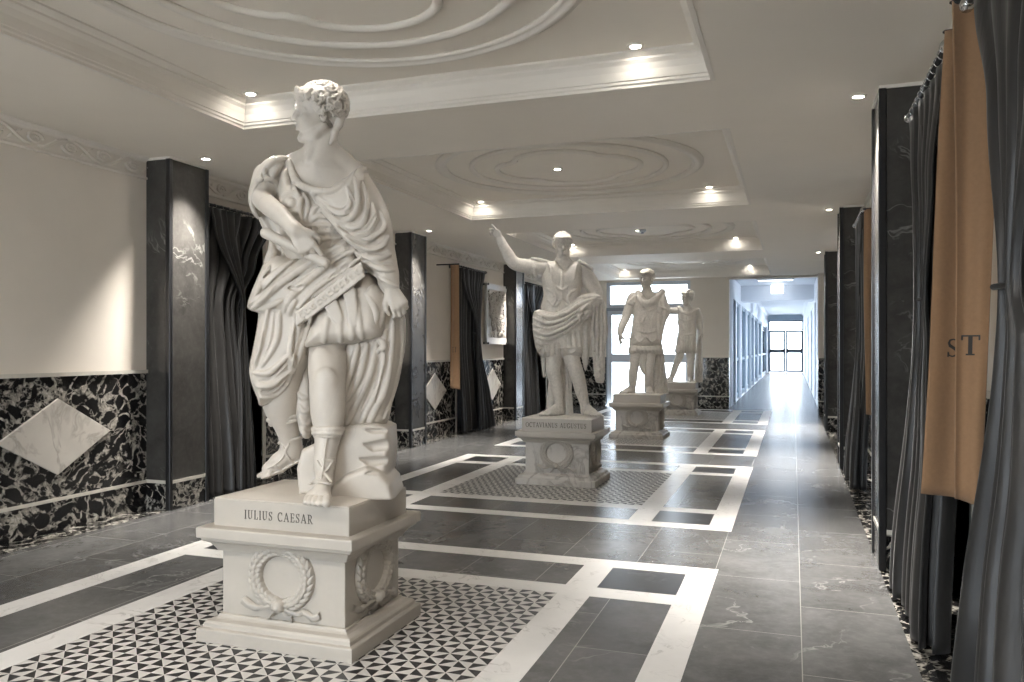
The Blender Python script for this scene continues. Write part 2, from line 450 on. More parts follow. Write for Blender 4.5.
# --- pillars
def make_pillar():
    """front face at local x=0, body towards -x; y from 0 to .455"""
    t = thing('pillar', 'x', 'pillar', (0, 0, 0), 0, 'dark marble pillars along the walls')
    w = .455; d = -.24
    b = MB(); b.box(d, -.004, .012, w-.012, .238, ZC-.02); b.build('shaft', M['pillar'], t)
    b = MB(); b.box(d, -.002, .010, w-.010, 0, .212); b.build('base', M['breccia'], t)
    b = MB(); b.box(d, .002, .007, w-.007, .212, .238); b.build('inlay_strip', M['inlay'], t)
    b = MB(); b.box(d, .006, .003, w-.003, ZC-.02, ZC); b.build('cap_strip', M['mould'], t)
    for y in (0, w-.03):
        b = MB(); b.box(-.034, .008, y-.004, y+.034, 0, ZC-.018); b.build('corner_strip', M['black_metal'], t, bevel=.004)
    return t
pil = None
LAB_L = ['grey marble pillar on the left wall, out of frame beside the viewer', 'nearest dark grey marble pillar on the left wall, left of the first curtain',
         'dark grey marble pillar on the left wall just right of the Julius Caesar statue', 'dark marble pillar on the left wall between the relief plaque and a far curtain']
LAB_R = ['', 'nearest dark grey marble pillar on the right wall, beside the tied curtain and the tan banners',
         'second dark grey marble pillar on the right wall, just left of a small curtain', 'thin far marble pillar on the right wall, third from the front']
for s, X, ysl, labs in ((1, PL, PILL_Y, LAB_L), (-1, PR, PILR_Y, LAB_R)):
    for y, lab in zip(ysl, labs):
        if y < 2: continue
        if pil is None: pil = p = make_pillar()
        else: p = copy_tree(pil)
        if s == 1: p.location = (X, y, 0); p.rotation_euler.z = 0
        else: p.location = (X, y+.455, 0); p.rotation_euler.z = PI
        p['label'] = lab
# end pilaster of right wall, beside the corridor mouth
b = MB(); b.box(PR+.001, WR+.1, YB-.42, YB, 1.10, ZC); b.box(PR+.001, WR+.1, YB-.42, YB, 0, 1.10, 1); b.box(PR-.004, WR+.1, YB-.425, YB, .212, .236, 2)
struct(b.build('wall_corner', [M['plaster'], M['breccia'], M['inlay']]))

# --- white marble diamonds let into the dado
def diamond(X, s, yc, label, hw=.47):
    b = MB(); hz = .272; zc = .672
    o = [(0, -hw, 0), (0, 0, -hz), (0, hw, 0), (0, 0, hz)]; i_ = .012
    k = 1-.02
    b.rings([[(0, y, z) for _, y, z in o], [(.010, y, z) for _, y, z in o], [(.014, y*k, z*k) for _, y, z in o]], 0)
    ob = b.build('marble_diamond', M['diamond'], None, (X+s*.005, yc, zc))
    if s < 0: ob.rotation_euler.z = PI
    return tag(ob, label, 'marble inlay', 'white marble diamonds in the black dado')
diamond(WL, 1, 4.365, 'large white marble diamond in the black dado at far left')
diamond(WL, 1, 10.77, 'white marble diamond in the dado just right of the second left pillar', .42)
diamond(WL, 1, 13.17, 'half-hidden white marble diamond under the relief plaque', .42)
diamond(WL, 1, 14.75, 'pale marble diamond sliver behind the Octavian statue legs', .36)
diamond(WR, -1, 3.40, 'white marble diamond on the right wall, glimpsed below the banner lettered T', .40)

# --- back wall with glazing; corridor mouth at right
b = MB()
GX0, GX1 = -4.02, -2.13
for x0, x1 in ((WL-.2, GX0), (GX1, -1.31)):
    b.box(x0, x1, YB, YB+.3, 1.10, ZU, 0); b.box(x0, x1, YB-.004, YB+.3, 0, .25, 1); b.box(x0, x1, YB, YB+.3, .25, 1.10, 1)
    b.box(x0, x1, YB-.008, YB+.3, .25, .272, 2)
b.box(GX0, GX1, YB, YB+.3, 2.80, ZU, 0)
b.box(-1.31, 1.4, YB, YB+.25, 2.80, 3.2, 0)
b.box(PR+.03, 1.4, YB, YB+.3, 0, 3.2, 0)
struct(b.build('wall_back', [M['plaster'], M['breccia'], M['inlay']]))

def glazed(name, x0, x1, y, z0, z1, vbars, hbars, fw=.07, fd=.08, mat='white_frame'):
    """frame in the XZ plane with one glass pane sheet per light"""
    b = MB()
    xs = [x0]+list(vbars)+[x1]; zs = [z0]+list(hbars)+[z1]
    for x in xs:
        a = fw/2
        b.box(max(x0, x-a), min(x1, x+a), y-fd/2, y+fd/2, z0, z1)
    for z in zs: b.box(x0, x1, y-fd/2+.004, y+fd/2-.004, max(z0, z-fw/2), min(z1, z+fw/2))
    o = struct(b.build(name, M[mat], bevel=.004))
    for i in range(len(xs)-1):
        for j in range(len(zs)-1):
            g = MB(); g.box(xs[i]+.01, xs[i+1]-.01, y-.004, y+.004, zs[j]+.01, zs[j+1]-.01)
            p = g.build('glass_pane', M['glass'], o)
    return o
glazed('window_1', GX0, GX1, YB+.15, 2.22, 2.80, [], [], .16)
gm = (GX0+GX1)/2+.02
for k, (a_, c_) in enumerate(((GX0+.02, gm-.012), (gm+.012, GX1-.02))):
    o = glazed('door_%d' % (k+3), a_, c_, YB+.15, .02, 2.15, [], [1.08], .19)
b = MB(); b.box(GX0, GX1, YB+.08, YB+.22, 2.15, 2.22); b.box(GX0, GX0+.02, YB+.08, YB+.22, 0, 2.2); b.box(GX1-.02, GX1, YB+.08, YB+.22, 0, 2.2)
struct(b.build('trim_13', M['grey_frame'], bevel=.003))

# --- corridor
b = MB()
YE = 46.0
CXL, CXR = -1.31, .51
lw = [(19.3, 20.2), (20.6, 22.1), (22.6, 25.0), (25.4, 27.5), (27.9, 30.0), (30.4, 33.5), (34.0, 37.4), (38.0, 44.5)]
cur = YB+.3
for y0, y1 in lw:
    b.box(CXL-.25, CXL, cur, y0, 0, 3.3); b.box(CXL-.25, CXL, y0, y1, 2.45, 3.3); cur = y1
b.box(CXL-.25, CXL, cur, YE, 0, 3.3)
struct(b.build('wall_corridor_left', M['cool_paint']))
b = MB(); cur = YB+.3
rw = [(20.5, 22.0), (24.0, 26.5), (29.5, 32.5), (36.0, 41.0)]
for y0, y1 in rw:
    b.box(CXR, CXR+.25, cur, y0, 0, 3.3); b.box(CXR, CXR+.25, y0, y1, 2.45, 3.3); cur = y1
b.box(CXR, CXR+.25, cur, YE, 0, 3.3)
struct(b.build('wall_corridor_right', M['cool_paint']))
b = MB()
b.box(CXL-.25, CXR+.25, YB+.25, 22.2, 2.95, 3.3); b.box(CXL-.25, CXR+.25, 22.2, 23.2, 2.56, 3.3); b.box(CXL-.25, CXR+.25, 23.2, YE, 3.12, 3.3)
for s, X in ((1, CXL), (-1, CXR)):                       # coving along the far ceiling
    pts = [(X, 3.0), (X+s*.015, 3.02), (X+s*.03, 3.06), (X+s*.07, 3.10), (X+s*.08, 3.12), (X, 3.12)]
    b.rings([[(x, y, z) for x, z in pts] for y in (23.2, YE)], 0, False)
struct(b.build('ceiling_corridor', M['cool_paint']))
def side_glazing(name, X, y0, y1, mat='grey_frame'):
    b = MB(); fw = .13
    b.box(X-.04, X+.04, y0, y0+fw, 0.02, 2.45); b.box(X-.04, X+.04, y1-fw, y1, 0.02, 2.45)
    b.box(X-.036, X+.036, y0, y1, 0.02, .14); b.box(X-.036, X+.036, y0, y1, 2.38, 2.45); b.box(X-.036, X+.036, y0, y1, .98, 1.06)
    o = struct(b.build(name, M[mat], bevel=.004))
    for z0, z1 in ((.13, .99), (1.05, 2.39)):
        g = MB(); g.box(X-.004, X+.004, y0+fw-.01, y1-fw+.01, z0, z1); g.build('glass_pane', M['glass'], o)
    return o
for i, (y0, y1) in enumerate(lw): side_glazing('window_%d' % (i+2), CXL-.08, y0, y1, 'blue_frame')
for i, (y0, y1) in enumerate(rw): side_glazing('window_%d' % (i+10), CXR+.08, y0, y1)
# end wall and double door
b = MB(); dx0, dx1 = -1.27, .50
b.box(CXL-.5, dx0, YE, YE+.3, 0, 3.3); b.box(dx1, CXR+.6, YE, YE+.3, 0, 3.3); b.box(dx0, dx1, YE, YE+.3, 2.80, 3.3)
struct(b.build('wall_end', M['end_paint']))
glazed('window_14', dx0, dx1, YE+.12, 2.28, 2.80, [], [], .12, .08, 'blue_frame')
mid = (dx0+dx1)/2
for k, (a, c) in enumerate(((dx0, mid-.005), (mid+.005, dx1))):
    o = glazed('door_%d' % (k+1), a, c, YE+.12, .02, 2.27, [], [1.15], .20, .08, 'blue_frame')
    h = MB(); h.tube([(a+.1, YE+.02, 1.2), (c-.1, YE+.02, 1.2)], .03, 8); h.box(a+.08, a+.14, YE+.0, YE+.1, 1.12, 1.28); h.box(c-.14, c-.08, YE+.0, YE+.1, 1.12, 1.28)
    h.build('push_bar', M['black_metal'], o)

# near end of the hall, behind the viewer: unseen opening, added and sized for fill daylight
b = MB(); b.box(WL-.2, WR+.2, YN-.2, YN, 2.65, 3.2); b.box(WL-.4, WL+.3, YN-.2, YN, 0, 3.2); b.box(-1.9, WR+.4, YN-.2, YN, 0, 3.2)
struct(b.build('wall_front', M['plaster']))

# outside ground
b = MB(); b.box(-60, 60, 18.32, 120, -.12, -.02); b.box(-60, 60, -60, -3.2, -.12, -.02)
struct(b.build('ground', M['paving']))
# ------------------------------------------------------------------ serif capitals (stroke glyphs)
def _arc(cx, cy, rx, ry, a0, a1, n=14):
    return [(cx+rx*math.cos(math.radians(a0+(a1-a0)*i/n)), cy+ry*math.sin(math.radians(a0+(a1-a0)*i/n))) for i in range(n+1)]
T_, t_ = .15, .07     # thick and thin stems
GL = {   # width, strokes: (polyline, half-width list or number); serifs are short thin bars
 'I': (.34, [([(.17, 0), (.17, 1)], T_), ([(.02, .03), (.32, .03)], t_), ([(.02, .97), (.32, .97)], t_)]),
 'L': (.66, [([(.18, 0), (.18, 1)], T_), ([(.02, .97), (.34, .97)], t_), ([(.02, .03), (.62, .03)], t_), ([(.61, 0), (.63, .28)], t_)]),
 'T': (.78, [([(.39, 0), (.39, 1)], T_), ([(.03, .96), (.75, .96)], t_), ([(.04, 1), (.04, .74)], t_), ([(.74, 1), (.74, .74)], t_), ([(.22, .03), (.56, .03)], t_)]),
 'E': (.68, [([(.18, 0), (.18, 1)], T_), ([(.02, .97), (.60, .97)], t_), ([(.02, .03), (.64, .03)], t_), ([(.18, .52), (.50, .52)], t_), ([(.60, 1), (.60, .76)], t_), ([(.63, 0), (.64, .27)], t_), ([(.5, .42), (.5, .62)], t_)]),
 'A': (.86, [([(.10, 0), (.43, 1)], t_), ([(.43, 1), (.76, 0)], T_), ([(.22, .34), (.63, .34)], t_), ([(0, .03), (.24, .03)], t_), ([(.60, .03), (.88, .03)], t_)]),
 'V': (.86, [([(.10, 1), (.43, 0)], T_), ([(.43, 0), (.76, 1)], t_), ([(0, .97), (.26, .97)], t_), ([(.62, .97), (.88, .97)], t_)]),
 'N': (.88, [([(.14, 0), (.14, 1)], t_), ([(.14, 1), (.74, 0)], T_), ([(.74, 0), (.74, 1)], t_), ([(.0, .03), (.28, .03)], t_), ([(0, .97), (.2, .97)], t_), ([(.6, .97), (.88, .97)], t_)]),
 'U': (.84, [([(.17, 1), (.17, .33)]+_arc(.42, .30, .25, .27, 180, 360)[1:]+[(.67, 1)], [T_]*8+[t_]*9), ([(.02, .97), (.34, .97)], t_), ([(.54, .97), (.82, .97)], t_)]),
 'C': (.80, [(_arc(.44, .5, .36, .47, 42, 318, 20), [t_, t_, .09, .11, .13, .14, T_, T_, T_, T_, T_, T_, T_, T_, T_, .14, .13, .11, .09, t_, t_]), ([(.71, 1), (.71, .70)], t_), ([(.71, .02), (.72, .2)], t_)]),
 'G': (.88, [(_arc(.44, .5, .36, .47, 42, 310, 20), [t_, t_, .09, .11, .13, .14, T_, T_, T_, T_, T_, T_, T_, T_, T_, .14, .13, .11, .09, t_, t_]), ([(.71, 1), (.71, .70)], t_), ([(.72, .06), (.72, .42)], T_), ([(.56, .42), (.86, .42)], t_)]),
 'O': (.92, [(_arc(.46, .5, .37, .47, 90, 450, 28), [t_, t_, .08, .11, .13, T_, T_, T_, T_, T_, .13, .11, .08, t_, t_, t_, .08, .11, .13, T_, T_, T_, T_, T_, .13, .11, .08, t_, t_])]),
 'S': (.64, [([(.54, .78), (.50, .92), (.34, .97), (.17, .92), (.11, .77), (.17, .62), (.34, .51), (.48, .41), (.54, .25), (.48, .08), (.31, .03), (.14, .08), (.09, .24)], [t_, t_, t_, .09, .12, T_, T_, T_, .12, .09, t_, t_, t_]), ([(.55, 1), (.55, .72)], t_), ([(.08, 0), (.08, .28)], t_)]),
 'R': (.84, [([(.18, 0), (.18, 1)], T_), ([(.18, .96), (.40, .96)]+_arc(.40, .73, .22, .23, 90, -90, 10)[1:]+[(.18, .5)], [t_]*4+[.11, T_, T_, .11]+[t_]*5), ([(.36, .5), (.74, 0)], T_), ([(.02, .97), (.2, .97)], t_), ([(.02, .03), (.34, .03)], t_), ([(.66, .03), (.86, .03)], t_)]),
 ' ': (.45, []),
}
def text_mesh(b, txt, hgt, place, gap=.14, depth=.0015, wfac=1.0, mi=0):
    """place(x, z, d) -> 3D point, x centred on the whole line, z from 0 to hgt"""
    tot = sum(GL[c][0]+gap for c in txt)-gap; x0 = -tot/2
    for c in txt:
        w, st = GL[c]
        for pts, hw in st:
            n = len(pts); H = hw if hasattr(hw, '__len__') else [hw]*n
            L = []; R = []
            for i, p in enumerate(pts):
                a = Vector(pts[min(i+1, n-1)])-Vector(pts[max(i-1, 0)]); nr = Vector((-a.y, a.x)).normalized()*H[min(i, len(H)-1)]*.5*wfac
                L.append((x0+p[0]+nr.x, p[1]+nr.y)); R.append((x0+p[0]-nr.x, p[1]-nr.y))
            rr = [[place(L[i][0]*hgt, L[i][1]*hgt, 0), place(R[i][0]*hgt, R[i][1]*hgt, 0), place(R[i][0]*hgt, R[i][1]*hgt, depth), place(L[i][0]*hgt, L[i][1]*hgt, depth)] for i in range(n)]
            b.rings(rr, mi, False)
        x0 += w+gap
    return tot*hgt

# ------------------------------------------------------------------ pedestals
PED = [(-2.11, 3.25), (-2.13, 7.66), (-2.14, 11.88), (-2.13, 16.18)]
PHX, PHY = .394, .326
PZ = .627
def wreath_mesh():
    """relief wreath with knot and ribbon ends, in the XZ plane facing -Y, centre at origin"""
    b = MB()
    def leaf(p, d, L, W, h):
        d = Vector((d[0], 0, d[1])).normalized(); s = Vector((-d.z, 0, d.x)); p = Vector((p[0], 0, p[1])); rr = []
        for t in (0, .2, .45, .7, .9, 1):
            w = W*math.sin(PI*min(.97, max(.06, t**.8))); c = p+d*(t-.5)*L; hh = h*(.35+.65*math.sin(PI*min(1, t*.9+.08)))
            rr.append([tuple(c+s*w*math.cos(a)+Vector((0, -1, 0))*(hh*max(0, math.sin(a))*(1 if abs(math.cos(a)) > .1 else .8))) for a in [PI*i/8 for i in range(9)]])
        b.rings(rr, 0, True, cap=False, closed=False)
    R = .132
    n = 96
    b.rings([[((R+.020*math.cos(a))*math.cos(t), -.020*max(0, math.sin(a))-.001, (R+.020*math.cos(a))*math.sin(t)) for a in [PI*i/6 for i in range(7)]] for t in [2*PI*k/n for k in range(n+1)]], 0, True, cap=False, closed=False)
    for side in (1, -1):
        for k in range(13):
            a = -PI/2+side*(.22+k*.225)
            for off, lean in ((.021, .42), (-.019, -.38), (0.002, 0)):
                r = R+off; aa = a+(side*.08 if off == .002 else 0)
                t = (-math.sin(aa)*side, math.cos(aa)*side); ra = (math.cos(aa), math.sin(aa))
                leaf((r*ra[0], r*ra[1]), (t[0]+ra[0]*lean, t[1]+ra[1]*lean), .062, .0165, .027 if off == .002 else .022)
    # knot and ribbons
    b.lathe([(0, 0), (.03, 0), (.034, .012), (.028, .03), (.012, .036), (0, .037)], 16, 0)
    kv = len(b.v)-16*6
    for i in range(kv, len(b.v)):
        x, y, z = b.v[i]; b.v[i] = (x, -z, y-R)
    for sd in (1, -1):
        for pts in ([(.02, -R-.003), (.055, -R-.022), (.085, -R-.035), (.115, -R-.020), (.14, -R-.026), (.165, -R-.045), (.195, -R-.030)] if sd > 0 else [(.02, -R-.003), (.06, -R-.012), (.095, -R-.022), (.13, -R-.030), (.16, -R-.012), (.195, -R+.004)],
                    [(.008, -R-.012), (.03, -R-.035), (.048, -R-.052), (.06, -R-.062)]):
            rr = []
            for i, (x, z) in enumerate(pts):
                w = .010+.008*i/len(pts)*1.2; ph = .010+.007*math.sin(i*1.9)
                dx = .35
                rr.append([(sd*(x-dx*w), -ph*.4, z+w), (sd*(x-dx*w*.5), -ph-.010, z+w*.55), (sd*x, -ph-.004, z), (sd*(x+dx*w*.5), -ph-.010, z-w*.55), (sd*(x+dx*w), -ph*.4, z-w)])
            b.rings(rr, 0, True, cap=False, closed=False)
    return b
def make_pedestal(i, x, y, txt, label):
    old = i > 0
    m = M['pedestal_old'] if old else M['pedestal']
    t = thing('pedestal', label, 'pedestal', (x, y, 0), 0, 'marble statue pedestals along the hall')
    X, Y = PHX, PHY
    b = MB(); b.frustums([(X, Y, 0), (X, Y, .056), (X-.005, Y-.005, .060), (X-.020, Y-.020, .062), (X-.022, Y-.022, .078), (X-.030, Y-.030, .088), (X-.055, Y-.055, .094), (X-.066, Y-.066, .102), (X-.069, Y-.069, .112), (X-.08, Y-.08, .112)])
    b.build('base_moulding', m, t, bevel=.003)
    b = MB(); b.box(-X+.08, X-.08, -Y+.08, Y-.08, .11, .40); b.build('die', m, t, bevel=.004)
    b = MB(); b.frustums([(X-.08, Y-.08, .394), (X-.064, Y-.064, .396), (X-.058, Y-.058, .410), (X-.042, Y-.042, .432), (X-.016, Y-.016, .446), (X-.014, Y-.014, .458), (X, Y, .461), (X+.001, Y+.001, .503), (X-.004, Y-.004, .508)])
    b.build('cap_moulding', M['pedestal'], t, bevel=.003)
    b = MB(); b.box(-X+.048, X-.048, -Y+.06, Y-.06, .505, PZ); b.build('plinth', M['pedestal'], t, bevel=.004)
    for rz, d, off in ((0, Y-.08, (0, -1)), (PI/2, X-.08, (1, 0))):
        w = bpy.data.objects.new('wreath', WRE); COL.objects.link(w); w.parent = t
        w.location = (off[0]*(d-.002), off[1]*(d-.002), .302); w.rotation_euler.z = rz
        w.scale = (1.0, 1.5, .92)
    if txt:
        words = txt[0].split(' '); wd = [sum(GL[c][0]+txt[5] for c in w_)-txt[5] for w_ in words]; sp = GL[' '][0]+2*txt[5]
        x0 = -(sum(wd)+sp)/2
        for w_, ln in zip(words, wd):
            b = MB(); mid_ = (x0+ln/2)*txt[1]; x0 += ln+sp
            text_mesh(b, w_, txt[1], lambda a, z, dd: ((a+mid_)*txt[2]+txt[3], -Y+.06-.0005-dd, txt[4]+z), gap=txt[5], wfac=txt[6])
            b.build('inscription', M['engraved'], t)
    return t
_w = wreath_mesh().build('wreath', M['pedestal'], None); WRE = _w.data; bpy.data.objects.remove(_w)
make_pedestal(0, *PED[0], ('IULIUS CAESAR', .039, .80, -.006, .548, .20, .85), 'white marble pedestal lettered IULIUS CAESAR under the nearest statue')
make_pedestal(1, *PED[1], ('OCTAVIANUS AUGUSTUS', .046, .78, -.005, .545, .12, 1.0), 'veined marble pedestal lettered OCTAVIANUS AUGUSTUS, second from the viewer')
make_pedestal(2, *PED[2], None, 'third grey marble pedestal, in front of the glazed back wall')
make_pedestal(3, *PED[3], None, 'farthest grey marble pedestal, half hidden behind the third one')

# ------------------------------------------------------------------ curtains
def cloth_obj(name, fn, nu, nv, mat, parent, thick=.004):
    v = []; f = []
    for j in range(nv+1):
        for i in range(nu+1): v.append(fn(i/nu, j/nv))
    for j in range(nv):
        for i in range(nu):
            a = j*(nu+1)+i; f.append((a, a+1, a+nu+2, a+nu+1))
    me = bpy.data.meshes.new(name); me.from_pydata(v, [], f); me.materials.append(mat)
    me.polygons.foreach_set('use_smooth', [True]*len(f)); me.update()
    o = bpy.data.objects.new(name, me); COL.objects.link(o); o.parent = parent
    s = o.modifiers.new('thickness', 'SOLIDIFY'); s.thickness = thick; s.offset = 0
    return o
def lerp(a, b, t): return a+(b-a)*t
def sstep(t): t = max(0, min(1, t)); return t*t*(3-2*t)
def interp(tab, z):
    tab = sorted(tab)
    if z <= tab[0][0]: return tab[0][1]
    for (z0, a), (z1, c) in zip(tab, tab[1:]):
        if z <= z1: return lerp(a, c, sstep((z-z0)/(z1-z0)))
    return tab[-1][1]
def panel(name, parent, left, right, nf, amp, d0, ztop=2.53, zbot=.015, seed=0, mat=None):
    """gathered cloth: left(z)/right(z) tables of the along-wall extent, d0(z) distance from the wall, nf folds, amp(z) fold depth"""
    r = random.Random(seed); ph = [r.uniform(0, 6.28) for _ in range(8)]; jit = [r.uniform(.5, 1.5) for _ in range(64)]
    kn = [0.0]
    for _ in range(nf): kn.append(kn[-1]+r.uniform(.6, 1.5))
    kn = [k/kn[-1] for k in kn]
    def fn(u, v):
        z = lerp(ztop, zbot, v)
        k = 0
        while k < nf-1 and u > kn[k+1]: k += 1
        loc = (u-kn[k])/(kn[k+1]-kn[k])
        uu = u+.014*math.sin(5*u*PI+ph[0])*math.sin(1.5*v+ph[1])
        y = lerp(interp(left, z), interp(right, z), uu)
        a = interp(amp, z)*jit[k]
        s = math.sin(2*PI*loc+.25*math.sin(2.2*v+ph[3]+k)); s = math.copysign(abs(s)**.75, s)
        x = interp(d0, z)+a*s+.35*interp(amp, z)*math.sin(5.1*uu+ph[4]+1.7*v)
        return (max(x, .012+.003*s), y, z)
    return cloth_obj(name, fn, int(nf*16), 64, mat or M['satin'], parent)
RX, RZ = .15, 2.555
def rod(parent, y0, y1, z=RZ, x=RX):
    b = MB(); b.tube([(x, y0, z), (x, y1, z)], .013, 10); parent = b.build('curtain_rod', M['black_metal'], parent)
    for y, q in ((y0, -1), (y1, 1)):
        b = MB(); b.tube([(x, y, z), (x, y+q*.012, z), (x, y+q*.02, z), (x, y+q*.045, z), (x, y+q*.06, z)], [.013, .024, .027, .026, .012], 12)
        b.build('finial', M['chrome'], parent)
    k = max(4, int((y1-y0)/.09)); me = None
    for i in range(k):
        y = y0+(i+.5)*(y1-y0)/k
        if me is None:
            b = MB(); b.tube([(.021*math.cos(a), 0, .022*math.sin(a)) for a in [2*PI*j/12 for j in range(13)]], .0032, 5); o = b.build('curtain_ring', M['chrome'], parent); me = o.data
        else: o = bpy.data.objects.new('curtain_ring', me); COL.objects.link(o); o.parent = parent
        o.location = (x, y, z-.006)
    for y in (y0+.03, y1-.03):
        b = MB(); b.box(.0, x, y-.008, y+.008, z-.008, z+.008); b.box(.0, .012, y-.025, y+.025, z-.03, z+.03); b.build('rod_bracket', M['black_metal'], parent)
def curtain(label, X, s, y0, y1, tl, tz, style, seed):
    """y0..y1 opening along the wall (low to high y); tl = tie point from y0 (from y1 on the right wall)"""
    t = thing('curtain', label, 'curtain', (X, y0 if s > 0 else y1, 0), 0 if s > 0 else PI)
    W = y1-y0
    rod(t, -.03, W+.03)
    tp = tl
    if style == 'left':           # hangs down the low side, swept from both top corners to the tie
        panel('back_panel', t, [(0, .0), (tz, .0), (2.53, 0)], [(0, tl+.06), (tz-.5, tl+.05), (tz, tl), (2.1, lerp(tl, W, .5)), (2.53, W)], 6, [(0, .05), (tz, .028), (2.53, .035)], [(0, .19), (tz, .12), (2.53, .14)], seed=seed)
        panel('front_swag', t, [(0, tl-.20), (tz-.5, tl-.12), (tz, tl-.05), (2.40, .04), (2.53, 0)], [(0, tl+.07), (tz-.5, tl+.05), (tz, tl+.02), (2.53, W*.42)], 4, [(0, .03), (tz, .012), (2.5, .010)], [(0, .26), (tz, .19), (2.53, .18)], seed=seed+1)
    elif style == 'low':          # banner at the low side, skirt flaring to the high side
        panel('back_panel', t, [(0, .0), (tz, .03), (2.53, .0)], [(0, W+.16), (.4, W+.06), (tz, W-.04), (2.53, W)], 7, [(0, .05), (tz, .03), (2.53, .03)], [(0, .20), (tz, .12), (2.53, .14)], seed=seed)
        panel('front_swag', t, [(0, tl-.20), (tz-.4, tl-.10), (tz, tl-.04), (2.42, .06), (2.53, .02)], [(0, W+.14), (.5, W+.0), (tz-.3, tl+.16), (tz, tl+.05), (2.1, lerp(tl, W, .5)), (2.53, W)], 7, [(0, .04), (tz, .012), (2.5, .02)], [(0, .28), (tz, .20), (2.53, .18)], seed=seed+1)
    elif style == 'far':          # right wall, local y grows towards the viewer
        panel('back_panel', t, [(0, .0), (tz, .06), (2.53, 0)], [(0, W+.04), (tz, W-.01), (2.53, W)], 6, [(0, .04), (tz, .03), (2.53, .022)], [(0, .17), (tz, .10), (2.53, .12)], seed=seed)
        panel('front_swag', t, [(0, -.02), (tz-.5, tl-.20), (tz, tl-.05), (2.42, .05), (2.53, 0)], [(0, W+.0), (.6, W-.04), (tz-.3, tl+.24), (tz, tl+.10), (2.1, lerp(tl, W, .5)), (2.53, W)], 6, [(0, .035), (tz, .015), (2.5, .012)], [(0, .225), (tz, .15), (2.53, .15)], seed=seed+1)
    else:                         # nearest one: both top corners sweep to the far-side tie
        panel('back_panel', t, [(0, .28), (tz-.4, .36), (tz, .37), (2.1, .20), (2.53, 0)], [(0, W), (tz, W-.04), (2.53, W)], 6, [(0, .035), (tz, .02), (2.53, .018)], [(0, .12), (tz, .07), (2.53, .09)], seed=seed)
        panel('front_swag', t, [(0, .24), (.5, .30), (tz-.25, .37), (tz, .39), (2.1, .22), (2.53, 0)], [(0, W*.9), (.8, W*.7), (tz-.2, tl+.22), (tz, tl+.10), (2.1, lerp(tl, W, .5)), (2.53, W)], 5, [(0, .04), (tz, .016), (2.5, .010)], [(0, .21), (tz, .12), (2.53, .13)], seed=seed+1)
    b = MB(); b.tube([(.03, tp-.07, tz+.02), (.08, tp-.06, tz), (.165, tp, tz-.01), (.08, tp+.05, tz), (.03, tp+.06, tz+.02)], .010, 8); b.build('tieback', M['satin'], t)
    return t
curtain('tied charcoal curtain between the nearest left pillar and the Julius Caesar statue', WL, 1, 5.74, 6.68, .47, 1.68, 'left', 3)
curtain('tied charcoal curtain on the left wall beside the banner lettered N', WL, 1, 11.33, 12.40, .66, 1.55, 'low', 8)
curtain('dark curtain on the left wall behind the Octavian statue, past the third pillar', WL, 1, 14.5, 15.9, .6, 1.6, 'left', 14)
curtain('nearest charcoal curtain at the right edge, tied back in front of the banner lettered T', WR, -1, 2.15, 3.27, .42, 1.5, 'near', 21)
curtain('charcoal curtain on the right wall between the nearest pillar and the banner lettered S', WR, -1, 3.82, 4.82, .40, 1.55, 'far', 27)
curtain('small charcoal curtain on the right wall between the first and second pillars', WR, -1, 8.0, 8.9, .36, 1.45, 'far', 33)

# ------------------------------------------------------------------ banners: narrow cloths hung square to the wall
def banner(letter, label, y, xt, xb, z0, z1, zl, seed, lh=.075, lx=.5):
    """xt, xb: (x0, x1) of the cloth at its top and bottom; it faces the near end of the hall"""
    t = thing('banner', label, 'banner', (min(xb[0], xt[0]), y, 0))
    r = random.Random(seed); ph = r.uniform(0, 6); ox = min(xb[0], xt[0])
    def pos(u, z):
        v = (z1-z)/(z1-z0)
        x = lerp(lerp(xt[0], xb[0], v), lerp(xt[1], xb[1], v), u)-ox+.006*math.sin(5*v+ph)*(1-u)
        return x, .012*math.sin(3.0*u+ph+2.5*v)+.010*math.sin(2*PI*u*1.2+ph)
    def fn(u, v):
        z = lerp(z1, z0, v); x, yy = pos(u, z); return (x, yy, z-.02*u*v)
    cloth_obj('cloth', fn, 24, 40, M['tan_cloth'], t, .003)
    wx = (WL if y > 10 else WR)-ox; e = (xt[1] if y > 10 else xt[0])-ox
    b = MB(); b.tube([(wx, 0, z1), (e, 0, z1), (e+(.01 if y > 10 else -.01), 0, z1)], [.010, .010, .004], 8); b.build('top_rod', M['black_metal'], t)
    if letter:
        b = MB()
        def place(a, z, d):
            v = (z1-zl-z)/(z1-z0); w = lerp(xt[1]-xt[0], xb[1]-xb[0], v); u = lx+a/w
            x, yy = pos(u, zl+z); return (x, yy-.0035-d, zl+z)
        text_mesh(b, letter, lh, place, wfac=1.1, depth=.001)
        b.build('letter', M['letters'], t)
    return t
banner('N', 'narrow tan cloth banner lettered N beside the left wall curtain', 10.86, (-4.745, -4.60), (-4.735, -4.585), .72, 2.53, 1.245, 1)
banner('T', 'tan cloth banner lettered T at the right, nearest the viewer', 3.41, (.565, .735), (.580, .658), .735, 2.60, 1.275, 2, lx=.46)
banner('S', 'tan cloth banner lettered S, partly behind the banner lettered T', 3.72, (.59, .73), (.495, .70), .70, 2.60, 1.265, 5, lx=.50)
banner(None, 'plain tan banner sliver beside the small curtain on the right wall', 7.76, (.59, .72), (.60, .72), .72, 2.53, 1.25, 9)

